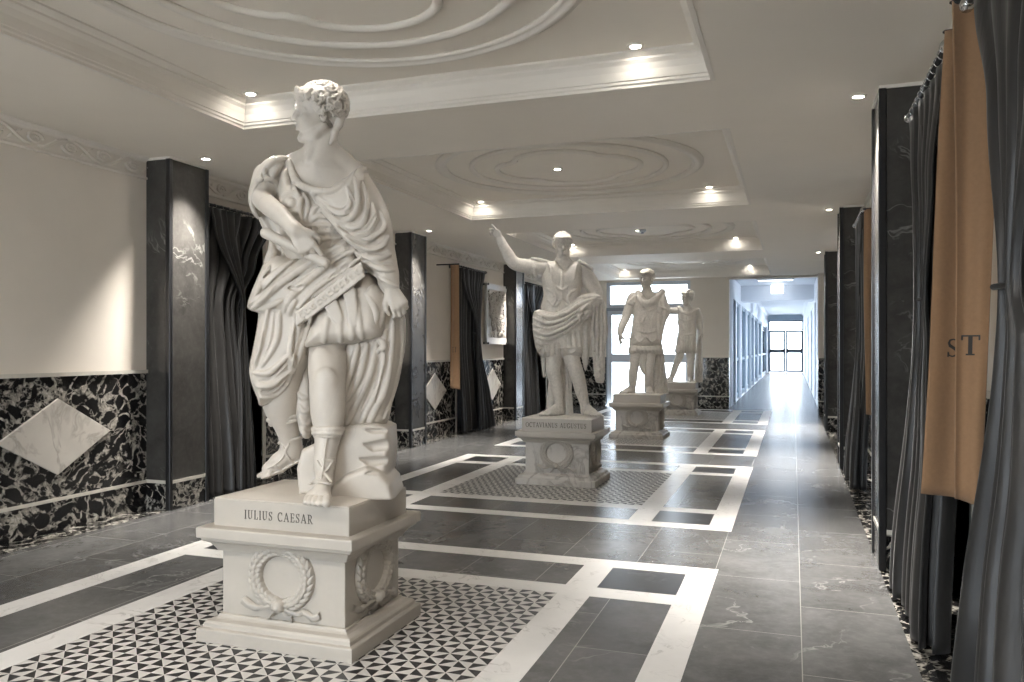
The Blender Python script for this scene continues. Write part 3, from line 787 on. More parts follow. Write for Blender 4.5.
# ------------------------------------------------------------------ relief plaque
def plaque():
    t = thing('relief_plaque', 'white marble relief plaque of crowded figures high on the left wall', 'relief', (WL, 12.72, 0))
    W, z0, z1 = .98, 1.37, 2.41
    b = MB(); b.box(.035, .07, 0, W, z0, z1); b.box(.05, .082, .0, W, z0, z0+.11); b.box(.05, .082, 0, W, z1-.10, z1); b.box(.06, .076, 0, .09, z0, z1); b.box(.06, .076, W-.07, W, z0, z1)
    b.build('slab', M['white_band'], t, bevel=.004)
    b = MB(); r = random.Random(4); ny, nz = 56, 64; hz = []
    bumps = [(r.uniform(.06, W-.06), r.uniform(z0+.1, z1-.08), r.uniform(.015, .045), r.uniform(-.008, .012)) for _ in range(260)]
    for j in range(nz+1):
        for i in range(ny+1):
            y, z = .07+(W-.13)*i/ny, z0+.115+(z1-z0-.22)*j/nz
            hz.append((.0745+max(-.004, min(.018, sum(h_*math.exp(-((y-a_)**2+(z-c_)**2)/(w_*w_)) for a_, c_, w_, h_ in bumps))), y, z))
    b.add(hz, [(j*(ny+1)+i, j*(ny+1)+i+1, (j+1)*(ny+1)+i+1, (j+1)*(ny+1)+i) for j in range(nz) for i in range(ny)], 0, True)
    for k in range(90):
        y = r.uniform(.12, W-.12); z = z0+r.uniform(.2, .80); h = r.uniform(.11, .18); le = r.uniform(-.08, .08)
        b.tube([(.074, y, z), (.082, y+le*.4, z+h*.3), (.088, y+le*.7, z+h*.6), (.082, y+le, z+h*.78)], [.010, .020, .023, .010], 8)
        b.lathe([(0, -.018), (.013, -.014), (.018, 0), (.013, .015), (0, .019)], 8, 0, (.09, y+le*1.2, z+h*.93))
        for q in (-1, 1):
            b.tube([(.082, y+le*.7, z+h*.66), (.094, y+q*r.uniform(.03, .07), z+h*r.uniform(.3, .8)), (.084, y+q*r.uniform(.02, .09), z+h*r.uniform(.2, .9))], [.010, .009, .006], 6)
            b.tube([(.080, y+q*.01, z+.01), (.086, y+q*r.uniform(.01, .05), z-.05), (.080, y+q*r.uniform(.0, .05), z-.09)], [.013, .011, .007], 6)
    b.build('carved_figures', M['pedestal_old'], t)
    for y in (.03, W-.03):
        for z in (z0+.02, z1-.02):
            b = MB(); b.tube([(.006, y, z), (.10, y, z), (.104, y, z)], [.02, .02, .012], 10); b.build('fixing_pin', M['black_metal'], t)
plaque()

# ------------------------------------------------------------------ ceiling fittings and their lamps
def lamp(name, typ, loc, power, col, **kw):
    l = bpy.data.lights.new(name, typ); l.energy = power; l.color = col
    for k, v in kw.items(): setattr(l, k, v)
    o = bpy.data.objects.new(name, l); COL.objects.link(o); o.location = loc
    return o
WARM = (1, .945, .88)
_dl = None
def downlight(x, y, z, label, power, size=2.3, aim=None, blend=.6, soft=.03):
    global _dl
    if _dl is None:
        t = thing('downlight', label, 'ceiling light', (x, y, z), 0, 'small recessed ceiling downlights')
        b = MB(); b.lathe([(.030, .0), (.030, -.008), (.036, -.012), (.048, -.006), (.050, 0)], 24); b.build('trim_ring', M['mould'], t)
        b = MB(); b.lathe([(0, -.002), (.03, -.002), (.03, -.006), (0, -.006)], 20, smooth=False); b.build('lens', M['lens'], t)
        _dl = t
    else:
        t = copy_tree(_dl); t.location = (x, y, z); t['label'] = label
    l = lamp('downlight_beam', 'SPOT', (x, y, z-.02), power, WARM, spot_size=size, spot_blend=blend, shadow_soft_size=soft)
    if aim:
        d = Vector(aim)-Vector((x, y, z-.02)); l.rotation_euler = d.to_track_quat('-Z', 'Y').to_euler()
for k, (y0, y1) in enumerate(COFS):
    o = ORD[k]
    for x, sx in ((-3.47, 'left'), (-.85, 'right')):
        for y, sy in ((y1-.17 if k == 0 else y1+.09 if k == 1 else y1-.1, 'far'), (y0+.25, 'near')):
            if k == 1 and sy == 'far': y = 8.85
            px_, py_ = PED[k]
            downlight(x, min(y, y1-.14), ZU, 'recessed downlight in the %s %s corner of the %s ceiling coffer' % (sy, sx, o), {'left': 64, 'right': 30}[sx]*(.62, .60, .65, .5)[k]*(1 if sy == 'far' else (.45, .55, .9, .9)[k]), .95, (px_, py_, 1.75 if sy == 'far' else 1.0), blend=.9)
    downlight((CX0+CX1)/2-.10, MEDC[k]+.02, ZU, 'recessed downlight in the middle of the %s ceiling coffer' % o, 16, 2.6, blend=.8)
for x in (-3.5, -.55): lamp('added_fill_spot', 'SPOT', (x, .9, 2.80), 75, WARM, spot_size=2.7, spot_blend=.8, shadow_soft_size=.05)  # unseen spots without fittings, added to lift the fill near the viewer
for j, y in enumerate((5.36, 9.6, 13.8)):
    for X, s, nm in ((-4.49, 1, 'left'), (.375, -1, 'right')):
        yy = y if s > 0 else y-.02
        downlight(X-(-s*.0), yy, ZC, 'bright downlight in the soffit above the %s %s pillar' % (['nearest', 'second', 'third'][j], nm), 420 if s > 0 else 720, 1.4, blend=1.0, soft=.06)
t = thing('smoke_detector', 'small white smoke detector on the third coffer ceiling', 'smoke detector', (-2.08, 11.75, ZU))
b = MB(); b.lathe([(0, 0), (.055, 0), (.055, -.02), (.048, -.034), (0, -.036)], 24); b.build('housing', M['white_frame'], t)
b = MB(); b.lathe([(.022, -.034), (.026, -.05), (.018, -.056), (0, -.057)], 18); b.build('sensor', M['grey_frame'], t)
t = thing('lit_sign', 'small lit white sign box hanging under the corridor ceiling', 'sign', (-.385, 21.8, 2.95))
b = MB(); b.box(-.15, .15, -.03, .03, -.24, -.02); b.build('lit_panel', M['sign'], t, bevel=.006)
b = MB(); b.box(-.16, .16, -.036, .036, -.02, .0); b.build('mount', M['white_frame'], t)
for nm, y, z in (('near', 20.2, 2.95), ('far', 27.0, 3.12)):
    t = thing('ceiling_panel_light', 'flat lit panel light on the corridor ceiling, the %s one' % ('nearer' if nm == 'near' else 'farther'), 'ceiling light', (-.4, y, z))
    b = MB(); b.box(-.42, .42, -.15, .15, -.03, 0); b.build('frame', M['white_frame'], t)
    b = MB(); b.box(-.39, .39, -.12, .12, -.034, -.029); b.build('diffuser', M['panel_light'], t)
# ------------------------------------------------------------------ daylight
w = bpy.data.worlds.new('sky'); scene.world = w; w.use_nodes = True
nt = w.node_tree; bg = nt.nodes['Background']; bg.inputs[0].default_value = (.83, .915, 1, 1); bg.inputs[1].default_value = 6.4
def portal(x, y, z, sx, sz, rot):
    l = bpy.data.lights.new('daylight_portal', 'AREA'); l.shape = 'RECTANGLE'; l.size = sx; l.size_y = sz; l.cycles.is_portal = True
    o = bpy.data.objects.new('daylight_portal', l); COL.objects.link(o); o.location = (x, y, z); o.rotation_euler = rot
sun = lamp('sun', 'SUN', (0, 0, 30), 4, (1, .97, .93), angle=.02); sun.rotation_euler = (.12, .10, 0)
portal(-3.07, YB+.4, 1.4, 1.9, 2.8, (-PI/2, 0, 0))
portal((WL+.3-1.9)/2, YN-.25, 1.33, 2.75, 2.6, (PI/2, 0, 0))
portal(-.4, YE+.4, 1.4, 1.8, 2.8, (-PI/2, 0, 0))
portal(CXL-.3, 31, 1.25, 26, 2.4, (PI/2, 0, -PI/2))
portal(CXR+.3, 31, 1.25, 26, 2.4, (PI/2, 0, PI/2))
scene.view_settings.view_transform = 'Standard'; scene.view_settings.look = 'None'; scene.view_settings.gamma = 1
scene.view_settings.use_curve_mapping = False; scene.view_settings.exposure = .95
scene.cycles.use_denoising = True; scene.cycles.max_bounces = 8; scene.cycles.transparent_max_bounces = 16
scene.cycles.sample_clamp_indirect = 6
# ------------------------------------------------------------------ carving: a signed-distance field turned into a mesh
class Frame:
    """statue frame: axes turned like the hall camera; px units at the statue's own distance.
    u right, v down (as measured on the photograph), d towards the viewer, all real 3-D positions"""
    def __init__(s, x, y):
        s.D0 = -x*ST+y*CT; s.x0 = x*CT+y*ST; s.k = s.D0/FPX; s.loc = (x, y, 0)
    def p(s, u, v, d=0.0):
        D = s.D0-d*s.k
        return np.array([(u-512)/FPX*D-s.x0, -d*s.k, EYE-(v-V0)/FPX*D])
    def root(s, name, label, cat, group=None): return thing(name, label, cat, s.loc, TH, group)
def smin(a, b, k):
    if k <= 0: return np.minimum(a, b)
    h = np.maximum(k-np.abs(a-b), 0)/k
    return np.minimum(a, b)-h*h*k*.25
def spline(pts, n):
    P = np.array(pts, float)
    if len(P) == 2: return np.array([P[0]+(P[1]-P[0])*t for t in np.linspace(0, 1, max(2, n//2))])
    Q = np.vstack([2*P[0]-P[1], P, 2*P[-1]-P[-2]]); out = []
    m = max(2, n//(len(P)-1))
    for i in range(len(P)-1):
        a, b, c, d = Q[i:i+4]
        for t in np.arange(m)/m:
            out.append(.5*((2*b)+(c-a)*t+(2*a-5*b+4*c-d)*t*t+(3*b-a-3*c+d)*t**3))
    out.append(P[-1]); return np.array(out)
class Carve:
    def __init__(s, fr, ur, vr, dr, h):
        s.fr = fr; s.k = fr.k; s.h = h*fr.k
        c = [fr.p(u, v, d) for u in ur for v in vr for d in dr]
        lo = np.min(c, 0)-2*s.h; hi = np.max(c, 0)+2*s.h
        s.lo = lo; s.n = np.ceil((hi-lo)/s.h).astype(int)+1
        s.ax = [(lo[i]+s.h*np.arange(s.n[i])).astype(np.float32) for i in range(3)]
        s.D = np.full(s.n, .5, np.float32)
    def win(s, lo, hi):
        a = np.clip(np.floor((lo-s.lo)/s.h).astype(int), 0, s.n); b = np.clip(np.ceil((hi-s.lo)/s.h).astype(int)+1, 0, s.n)
        if np.any(b <= a): return None
        sl = tuple(slice(a[i], b[i]) for i in range(3))
        X, Y, Z = np.ix_(s.ax[0][sl[0]], s.ax[1][sl[1]], s.ax[2][sl[2]])
        return sl, X, Y, Z
    def apply(s, sl, d, k, op):
        if op == 'add': s.D[sl] = smin(s.D[sl], d, k)
        else: s.D[sl] = -smin(-s.D[sl], d, k)
    def seg(s, p, q, rp, rq, k, op='add'):
        """tapered capsule, metres"""
        m = max(rp, rq)+k+3*s.h
        w = s.win(np.minimum(p, q)-m, np.maximum(p, q)+m)
        if w is None: return
        sl, X, Y, Z = w; e = q-p; L = float(e@e)
        ax, ay, az = X-p[0], Y-p[1], Z-p[2]
        if L > 1e-12: t = np.clip((ax*e[0]+ay*e[1]+az*e[2])/L, 0, 1)
        else: t = 0*(ax+ay+az)
        d = np.sqrt((ax-t*e[0])**2+(ay-t*e[1])**2+(az-t*e[2])**2)-(rp+(rq-rp)*t)
        s.apply(sl, d, k, op)
    def chain(s, pts, k=4, op='add', n=0):
        """pts: (u, v, d, r) in px"""
        P = spline(pts, n) if n else np.array(pts, float)
        for a, b in zip(P[:-1], P[1:]):
            s.seg(s.fr.p(*a[:3]), s.fr.p(*b[:3]), a[3]*s.k, b[3]*s.k, k*s.k, op)
    def ball(s, u, v, d, r, k=3, op='add'): s.chain([(u, v, d, r), (u, v, d, r)], k, op)
    def ell(s, c, r, k=4, R=None, op='add'):
        """ellipsoid centre (u,v,d), radii px along u,v,d; R rotates (rows = its own axes in u,v,d space)"""
        p = s.fr.p(*c); rr = np.array(r, float)*s.k; m = rr.max()+k*s.k+3*s.h
        w = s.win(p-m, p+m)
        if w is None: return
        sl, X, Y, Z = w
        a, b, e = X-p[0], -(Z-p[2]), -(Y-p[1])       # u, v, d components
        if R is not None:
            a, b, e = [R[i][0]*a+R[i][1]*b+R[i][2]*e for i in range(3)]
        k0 = np.sqrt((a/rr[0])**2+(b/rr[1])**2+(e/rr[2])**2)+1e-9
        k1 = np.sqrt((a/rr[0]**2)**2+(b/rr[1]**2)**2+(e/rr[2]**2)**2)+1e-9
        s.apply(sl, k0*(k0-1)/k1, k*s.k, op)
    def poly2(s, poly, dc):
        P = np.array([s.fr.p(u, v, dc)[[0, 2]] for u, v in poly])
        lo = P.min(0); hi = P.max(0); return P, lo, hi
    def ring(s, c, ru, rd, r, k=.6, tilt=0.0, n=28):
        s.chain([(c[0]+ru*math.cos(a), c[1]+tilt*math.cos(a), c[2]+rd*math.sin(a), r) for a in np.linspace(0, 2*PI, n)], k)
    def pillow(s, poly, dc, h, w, k=4, slope=(0, 0), op='add', edge=0.0, smooth=True):
        """cushion-like slab whose outline is poly (u,v); h half thickness, w rounding width, all px; slope tilts it: d per u, d per v"""
        if smooth: poly = [tuple(q) for q in spline(list(poly)+[poly[0]], 4*len(poly))[:-1]]
        c = np.mean(poly, 0)
        P, lo, hi = s.poly2(poly, dc); m = (k+3)*s.k+3*s.h; H = h*s.k
        yc = -dc*s.k
        ext = H+(abs(slope[0])*(hi[0]-lo[0])+abs(slope[1])*(hi[1]-lo[1]))+m
        w_ = s.win(np.array([lo[0]-m, yc-ext, lo[1]-m]), np.array([hi[0]+m, yc+ext, hi[1]+m]))
        if w_ is None: return
        sl, X, Y, Z = w_
        x = X[:, :, 0]; z = Z[0, :, :]               # (nx,1) (1,nz)
        x = X[:, 0, 0][:, None]; z = Z[0, 0, :][None, :]
        d2 = np.full((x.shape[0], z.shape[1]), 1e9); sgn = np.ones_like(d2)
        N_ = len(P)
        for i in range(N_):
            a = P[i]; b = P[(i+1) % N_]; e = b-a; ee = e@e+1e-12
            t = np.clip(((x-a[0])*e[0]+(z-a[1])*e[1])/ee, 0, 1)
            d2 = np.minimum(d2, (x-a[0]-t*e[0])**2+(z-a[1]-t*e[1])**2)
            c1 = (z >= a[1]) & (z < b[1]) & (e[0]*(z-a[1])-e[1]*(x-a[0]) > 0)
            c2 = (z < a[1]) & (z >= b[1]) & (e[0]*(z-a[1])-e[1]*(x-a[0]) < 0)
            sgn = np.where(c1 | c2, -sgn, sgn)
        d2 = np.sqrt(d2)*sgn
        t = np.clip(-d2/(w*s.k), 0, 1); ht = H*(edge+(1-edge)*np.sqrt(np.maximum(0, 1-(1-t)**2)))
        pc = s.fr.p(c[0], c[1], dc)
        ycen = yc-slope[0]*(x-pc[0])+slope[1]*(z-pc[2])
        d = np.maximum(d2[:, None, :], (np.abs(Y-ycen[:, None, :])-ht[:, None, :])*.8).astype(np.float32)
        s.apply(sl, d, k*s.k, op)
    def surf(s, u, v, guess=20.0):
        """depth (px) of the front surface at (u,v)"""
        d = guess
        for _ in range(3):
            p = s.fr.p(u, v, d); i = int(round((p[0]-s.lo[0])/s.h)); j = int(round((p[2]-s.lo[2])/s.h))
            i = min(max(i, 0), s.n[0]-1); j = min(max(j, 0), s.n[2]-1)
            col = s.D[i, :, j]; neg = np.nonzero(col < 0)[0]
            if len(neg):
                q = neg[0]; y = s.ax[1][q]
                if q > 0: y -= s.h*col[q]/(col[q]-col[q-1])*-1*-1 if col[q-1] > 0 else 0
            else: y = s.ax[1][int(np.argmin(col))]
            d = -y/s.k
        return d
    def stroke(s, pts, r, e=None, k=1.0, taper=.45, op='add', n=14, guess=20.0, src=None):
        """fold line on the present surface. add: ridge standing e px proud; cut: groove e px deep"""
        e = r*.6 if e is None else e
        P = spline(pts, n); m = len(P); D = np.array([(src or s).surf(u, v, guess) for u, v in P])
        if m > 4: D = np.convolve(np.pad(D, 2, 'edge'), [.1, .2, .4, .2, .1], 'valid')
        out = []
        for i, (u, v) in enumerate(P):
            t = i/(m-1); f = taper+(1-taper)*math.sin(PI*min(1, max(0, t)))**.6
            rr = r*f; out.append((u, v, D[i]+(e*f-rr if op == 'add' else rr*.55-e*f+rr*.45*0), rr))
        s.chain(out, k, op)
    def mesh(s, name, mat, parent, smooth_iter=1):
        D = s.D = np.maximum(s.D, (PZ+.002-s.ax[2])[None, None, :].astype(np.float32)); neg = D < 0
        # cells with a sign change
        c = np.zeros(tuple(s.n-1), np.uint8)
        for i in (0, 1):
            for j in (0, 1):
                for k in (0, 1): c += neg[i:s.n[0]-1+i, j:s.n[1]-1+j, k:s.n[2]-1+k]
        act = np.argwhere((c > 0) & (c < 8))
        if len(act) == 0: return None
        idx = np.full(c.shape, -1, np.int64); idx[tuple(act.T)] = np.arange(len(act))
        pos = np.zeros((len(act), 3)); cnt = np.zeros(len(act))
        corners = [(i, j, k) for i in (0, 1) for j in (0, 1) for k in (0, 1)]
        val = {co: D[act[:, 0]+co[0], act[:, 1]+co[1], act[:, 2]+co[2]].astype(float) for co in corners}
        for a in corners:
            for ax in range(3):
                if a[ax]: continue
                b = list(a); b[ax] = 1; b = tuple(b)
                va, vb = val[a], val[b]; m = (va < 0) != (vb < 0)
                t = np.where(m, va/np.where(m, va-vb, 1), 0)
                q = np.tile(np.array(a, float), (len(act), 1)); q[:, ax] += t
                pos[m] += q[m]; cnt[m] += 1
        pos = (act+pos/cnt[:, None])*s.h+s.lo
        F = []
        for ax in range(3):
            o1, o2 = [(1, 2), (2, 0), (0, 1)][ax]
            sa = [slice(1, -1)]*3; sa[ax] = slice(0, -1); sb = list(sa); sb[ax] = slice(1, None)
            A = neg[tuple(sa)]; B = neg[tuple(sb)]
            E = np.argwhere(A != B)
            if not len(E): continue
            flip = A[tuple(E.T)]
            E = E+1; E[:, ax] -= 1
            def cell(d1, d2):
                q = E.copy(); q[:, o1] -= d1; q[:, o2] -= d2; return idx[q[:, 0], q[:, 1], q[:, 2]]
            f = np.stack([cell(1, 1), cell(0, 1), cell(0, 0), cell(1, 0)], 1)
            f[~flip] = f[~flip][:, ::-1]
            F.append(f)
        F = np.concatenate(F)
        for _ in range(smooth_iter):                  # one light smoothing pass
            acc = np.zeros_like(pos); n_ = np.zeros(len(pos))
            for i in range(4):
                np.add.at(acc, F[:, i], pos[F[:, (i+1) % 4]]); np.add.at(acc, F[:, i], pos[F[:, (i+3) % 4]]); np.add.at(n_, F[:, i], 2)
            pos = pos*.5+.5*acc/np.maximum(n_, 1)[:, None]
        # keep connected pieces that matter
        lab = np.arange(len(pos))
        for _ in range(400):
            m = lab[F].min(1); new = lab.copy()
            for i in range(4): np.minimum.at(new, F[:, i], m)
            new = new[new]
            if np.array_equal(new, lab): break
            lab = new
        u_, cn = np.unique(lab, return_counts=True); big = u_[cn == cn.max()][0] if len(u_) > 1 else u_[0]
        if len(u_) > 1:
            keepv = np.isin(lab, u_[cn >= 60]); F = F[keepv[F].all(1)]
            remap = np.cumsum(keepv)-1; pos = pos[keepv]; F = remap[F]
        me = bpy.data.meshes.new(name)
        me.vertices.add(len(pos)); me.vertices.foreach_set('co', pos.astype(np.float32).ravel())
        me.loops.add(F.size); me.loops.foreach_set('vertex_index', F.astype(np.int32).ravel())
        me.polygons.add(len(F)); me.polygons.foreach_set('loop_start', np.arange(0, F.size, 4, dtype=np.int32))
        me.polygons.foreach_set('use_smooth', np.ones(len(F), bool))
        me.materials.append(mat); me.update(calc_edges=True); me.validate()
        o = bpy.data.objects.new(name, me); COL.objects.link(o); o.parent = parent
        return o

# ---- anatomy helpers, all in px space (u, v, d)
def unit(a): a = np.array(a, float); return a/np.linalg.norm(a)
class Head:
    """c centre (u,v,d), H chin-to-crown height px, face direction f and up direction in (u,v,d)"""
    def __init__(s, c, H, f, up=(0, -1, 0)):
        s.c = np.array(c, float); s.H = H; s.f = unit(f); up = np.array(up, float); s.up = unit(up-s.f*(up@s.f)); s.s = np.cross(s.up, s.f)
        s.R = np.array([s.f, s.s, s.up])
    def at(s, f, sd, up): return s.c+s.H*(f*s.f+sd*s.s+up*s.up)
    def ell(s, C, c, r, k, op='add'): C.ell(s.at(*c), [x*s.H for x in r], k*s.H, s.R, op)
    def cap(s, C, pts, k, op='add'): C.chain([(*s.at(*p[:3]), p[3]*s.H) for p in pts], k*s.H, op)
    def face(s, C):
        s.ell(C, (-.06, 0, .12), (.42, .315, .36), .05)
        s.ell(C, (.11, 0, -.12), (.255, .235, .37), .08)
        for q in (-1, 1):
            s.cap(C, [(-.06, q*.20, -.22, .075), (.10, q*.165, -.36, .075), (.27, q*.05, -.425, .07)], .06)
        s.cap(C, [(.285, -.03, -.43, .068), (.285, .03, -.43, .068)], .05)
        for q in (-1, 1):
            s.ell(C, (.27, q*.16, -.07), (.08, .075, .07), .08)                       # cheekbone
            s.ell(C, (.385, q*.115, .035), (.075, .095, .06), .045, 'cut')            # eye socket
            s.ell(C, (.275, q*.115, .025), (.062, .07, .048), .012)                    # eyeball
            s.cap(C, [(.335, q*.05, .045, .012), (.343, q*.115, .066, .016), (.305, q*.185, .04, .012)], .012)   # upper lid
            s.cap(C, [(.325, q*.055, .005, .010), (.328, q*.115, -.018, .011), (.30, q*.175, .005, .009)], .012)
            s.cap(C, [(.365, q*.03, .095, .030), (.352, q*.12, .115, .034), (.285, q*.21, .09, .026)], .03)      # brow
            s.ell(C, (-.03, q*.305, -.01), (.075, .035, .125), .015)                   # ear
            s.ell(C, (-.005, q*.345, .0), (.038, .025, .075), .012, 'cut')
            s.ell(C, (.40, q*.042, -.115), (.03, .028, .024), .02)                     # nostril wing
        s.cap(C, [(.355, 0, .09, .036), (.405, 0, -.01, .034), (.452, 0, -.095, .042)], .03)
        s.cap(C, [(.355, -.075, -.215, .014), (.378, -.025, -.205, .024), (.378, .025, -.205, .024), (.355, .075, -.215, .014)], .02)
        s.cap(C, [(.345, -.06, -.265, .016), (.368, 0, -.27, .030), (.345, .06, -.265, .016)], .025)
        s.cap(C, [(.372, -.085, -.236, .008), (.402, 0, -.236, .010), (.372, .085, -.236, .008)], .012, 'cut')
        s.cap(C, [(.375, -.05, -.325, .02), (.385, 0, -.325, .024), (.375, .05, -.325, .02)], .03, 'cut')
    def hair(s, C, seed=1, fringe=.30, curls=170, size=.05, nape=False):
        r = np.random.default_rng(seed)
        s.ell(C, (-.075, 0, .135), (.432, .338, .378), .04)
        s.ell(C, (-.22, 0, -.06), (.26, .29, .26), .06)
        # open the face
        s.ell(C, (.34, 0, -.12), (.36, .40, fringe+.12), .03, 'cut')
        s.ell(C, (.02, 0, -.32), (.30, .5, .28), .03, 'cut')
        for i in range(curls):
            z = r.uniform(-.5, 1); a = r.uniform(0, 2*PI); q = math.sqrt(1-z*z)
            n = np.array([q*math.cos(a), q*math.sin(a), z])
            p = np.array([-.075, 0, .135])+n*np.array([.435, .34, .38])
            if p[0] > .10 and p[2] < fringe-.04: continue
            if p[2] < -.05 and p[0] > -.14: continue
            if p[2] < -.28: continue
            t = np.cross(n, [0, .3*r.normal(), 1]); t = unit(t+.8*r.normal(size=3)); t = unit(t-n*(t@n)); b2 = np.cross(n, t)
            cur = []
            R = size*r.uniform(.8, 1.4); tw = r.choice([-1, 1])
            for j in range(7):
                an = tw*j/6*4.0; rad = R*(1-.5*j/6)
                cur.append((*(p+rad*(math.cos(an)*t+math.sin(an)*b2)+n*(.04+.016*math.sin(j))), size*.42*(1-.3*j/6)))
            s.cap(C, cur, .006)
        for i in range(34):                                     # locks combed out from the crown
            az = 2*PI*i/34+r.normal()*.06; ph = r.uniform(0, 6); cur = []
            for j in range(8):
                po = .15+(1.25 if abs(az-PI) < 1.6 else 1.0)*j/7; a2 = az+.16*math.sin(ph+3.6*j/7*2)
                n = np.array([math.sin(po)*math.cos(a2), math.sin(po)*math.sin(a2), math.cos(po)])
                p = np.array([-.075, 0, .135])+n*np.array([.445, .35, .39])
                if p[0] > .12 and p[2] < fringe: break
                cur.append((*p, .030*(1-.35*j/7)*(1 if j else .6)))
            if len(cur) > 2: s.cap(C, cur, .004)
        for i in range(13):                                     # fringe locks
            y = -.26+.52*i/12
            x = .30*math.sqrt(max(0, 1-(y/.30)**2*.8))
            dy = .06*math.sin(i*2.1); dz = .035*math.sin(i*3.7)
            s.cap(C, [(x-.02, y*.9, fringe+.14, .036), (x+.07, y+dy*.4, fringe+.06, .042), (x+.065, y+dy, fringe-.03+dz, .030), (x+.04, y+dy*1.5, fringe-.06+dz, .018)], .005)
        if nape:
            for q in (-.2, -.1, 0, .1, .2):
                s.cap(C, [(-.36, q, -.05, .07), (-.34, q*1.0, -.20, .065), (-.245, q*1.0, -.33, .06), (-.225, q*1.0, -.43, .05), (-.17, q*1.1, -.52, .03)], .02)
    def laurel(s, C):
        for q in (-1, 1):
            for i in range(11):
                t = i/10
                a = lerp(.10, PI*.93, t)
                up = .385-.30*sstep(t)
                p = np.array([-.07+.43*math.cos(a), q*.345*math.sin(a), up])
                p2 = np.array([-.07+.43*math.cos(a-.3), q*.345*math.sin(a-.3), up+.035])
                for dz, ln in ((.045, 1), (-.04, 1), (.0, 1.1)):
                    m = (p+p2)/2*np.array([1.04, 1.04, 1])+np.array([.0, q*.01, dz*.9]); tip = p2+np.array([.03*math.cos(a)*(1-.9*max(0, math.cos(a))), q*.04*math.sin(a), dz*1.6])
                    s.cap(C, [(*p, .014), (*m, .034), (*tip, .010)], .006)
def hand(C, wrist, d, thumb, L, curl, spread=.1, k=.9, tcurl=.5, pn=(0, 0, -1)):
    """d: direction wrist->knuckles, thumb: side towards the thumb, palm normal = d x thumb; curl: bend per finger (radians per joint)"""
    w = np.array(wrist, float); d = unit(d); th = np.array(thumb, float); th = unit(th-d*(th@d)); pn = np.array(pn, float); pn = unit(pn-d*(pn@d)-th*(pn@th))
    kn = []
    for i, (o, l) in enumerate(((.17, .50), (.055, .52), (-.06, .50), (-.165, .46))):
        q = w+L*(l*d+o*th); kn.append(q)
        C.chain([(*(w+L*(.06*d+o*.45*th)), .10*L), (*q, .078*L)], .05*L)
    for i, fl in enumerate((.43, .48, .45, .36)):
        p = kn[i]; ang = 0.0; r = .066*L if i < 3 else .056*L
        sp = (1.5-i)*spread
        base = unit(d+th*sp*.5)
        cu = curl[i] if hasattr(curl, '__len__') else curl
        for j, f in enumerate((.46, .31, .23)):
            ang += cu*(.8 if j == 0 else 1.05)
            q = p+L*fl*f*(math.cos(ang)*base+math.sin(ang)*pn)
            C.chain([(*p, r), (*q, r*.88)], .018*L); p = q; r *= .88
    p = w+L*(.12*d+.13*th)
    t1 = p+L*(.17*d+.15*th+.05*pn); t2 = t1+L*(.15*d+.05*th+.09*tcurl*2*pn); t3 = t2+L*(.12*d-.04*th+.10*tcurl*2*pn)
    C.chain([(*p, .095*L), (*t1, .078*L)], .05*L); C.chain([(*t1, .072*L), (*t2, .066*L), (*t3, .05*L)], .02*L)
def foot(C, ankle, toe, sole_z, Lm, r, side, k=3):
    """ankle (u,v,d); toe direction (u,d); sole_z height of the sole, Lm foot length in metres; side: +1/-1 big toe side"""
    a = C.fr.p(*ankle); f = unit((toe[0], -toe[1], 0)); sd = np.array([-f[1], f[0], 0])*side; h = a[2]-sole_z; L = Lm; up = np.array([0, 0, 1.]); base = np.array([a[0], a[1], sole_z])
    at = lambda x, y, z: base+f*x*L+sd*y*L+up*z*L
    def ch(pts, kk=.016):
        for p, q in zip(pts[:-1], pts[1:]): C.seg(at(*p[:3]), at(*q[:3]), p[3]*L, q[3]*L, kk)
    rr = r*C.k/L
    ch([(0, 0, h/L, rr), (-.10, 0, .17, .135), (-.14, 0, .12, .12)])
    ch([(.0, 0, h/L*.8, rr*.95), (.18, .02, .27, .13), (.42, .03, .16, .135), (.55, .07, .11, .12)])
    ch([(-.12, 0, .10, .11), (.2, -.08, .09, .09), (.48, -.11, .09, .11)])
    for y, x, q in ((.165, .80, .072), (.060, .80, .055), (-.025, .78, .052), (-.105, .73, .050), (-.180, .67, .048)):
        ch([(.50, y*.75, .085, q*1.15), (x-.10, y, .090, q), (x, y, .050, q*.95)], .0012)
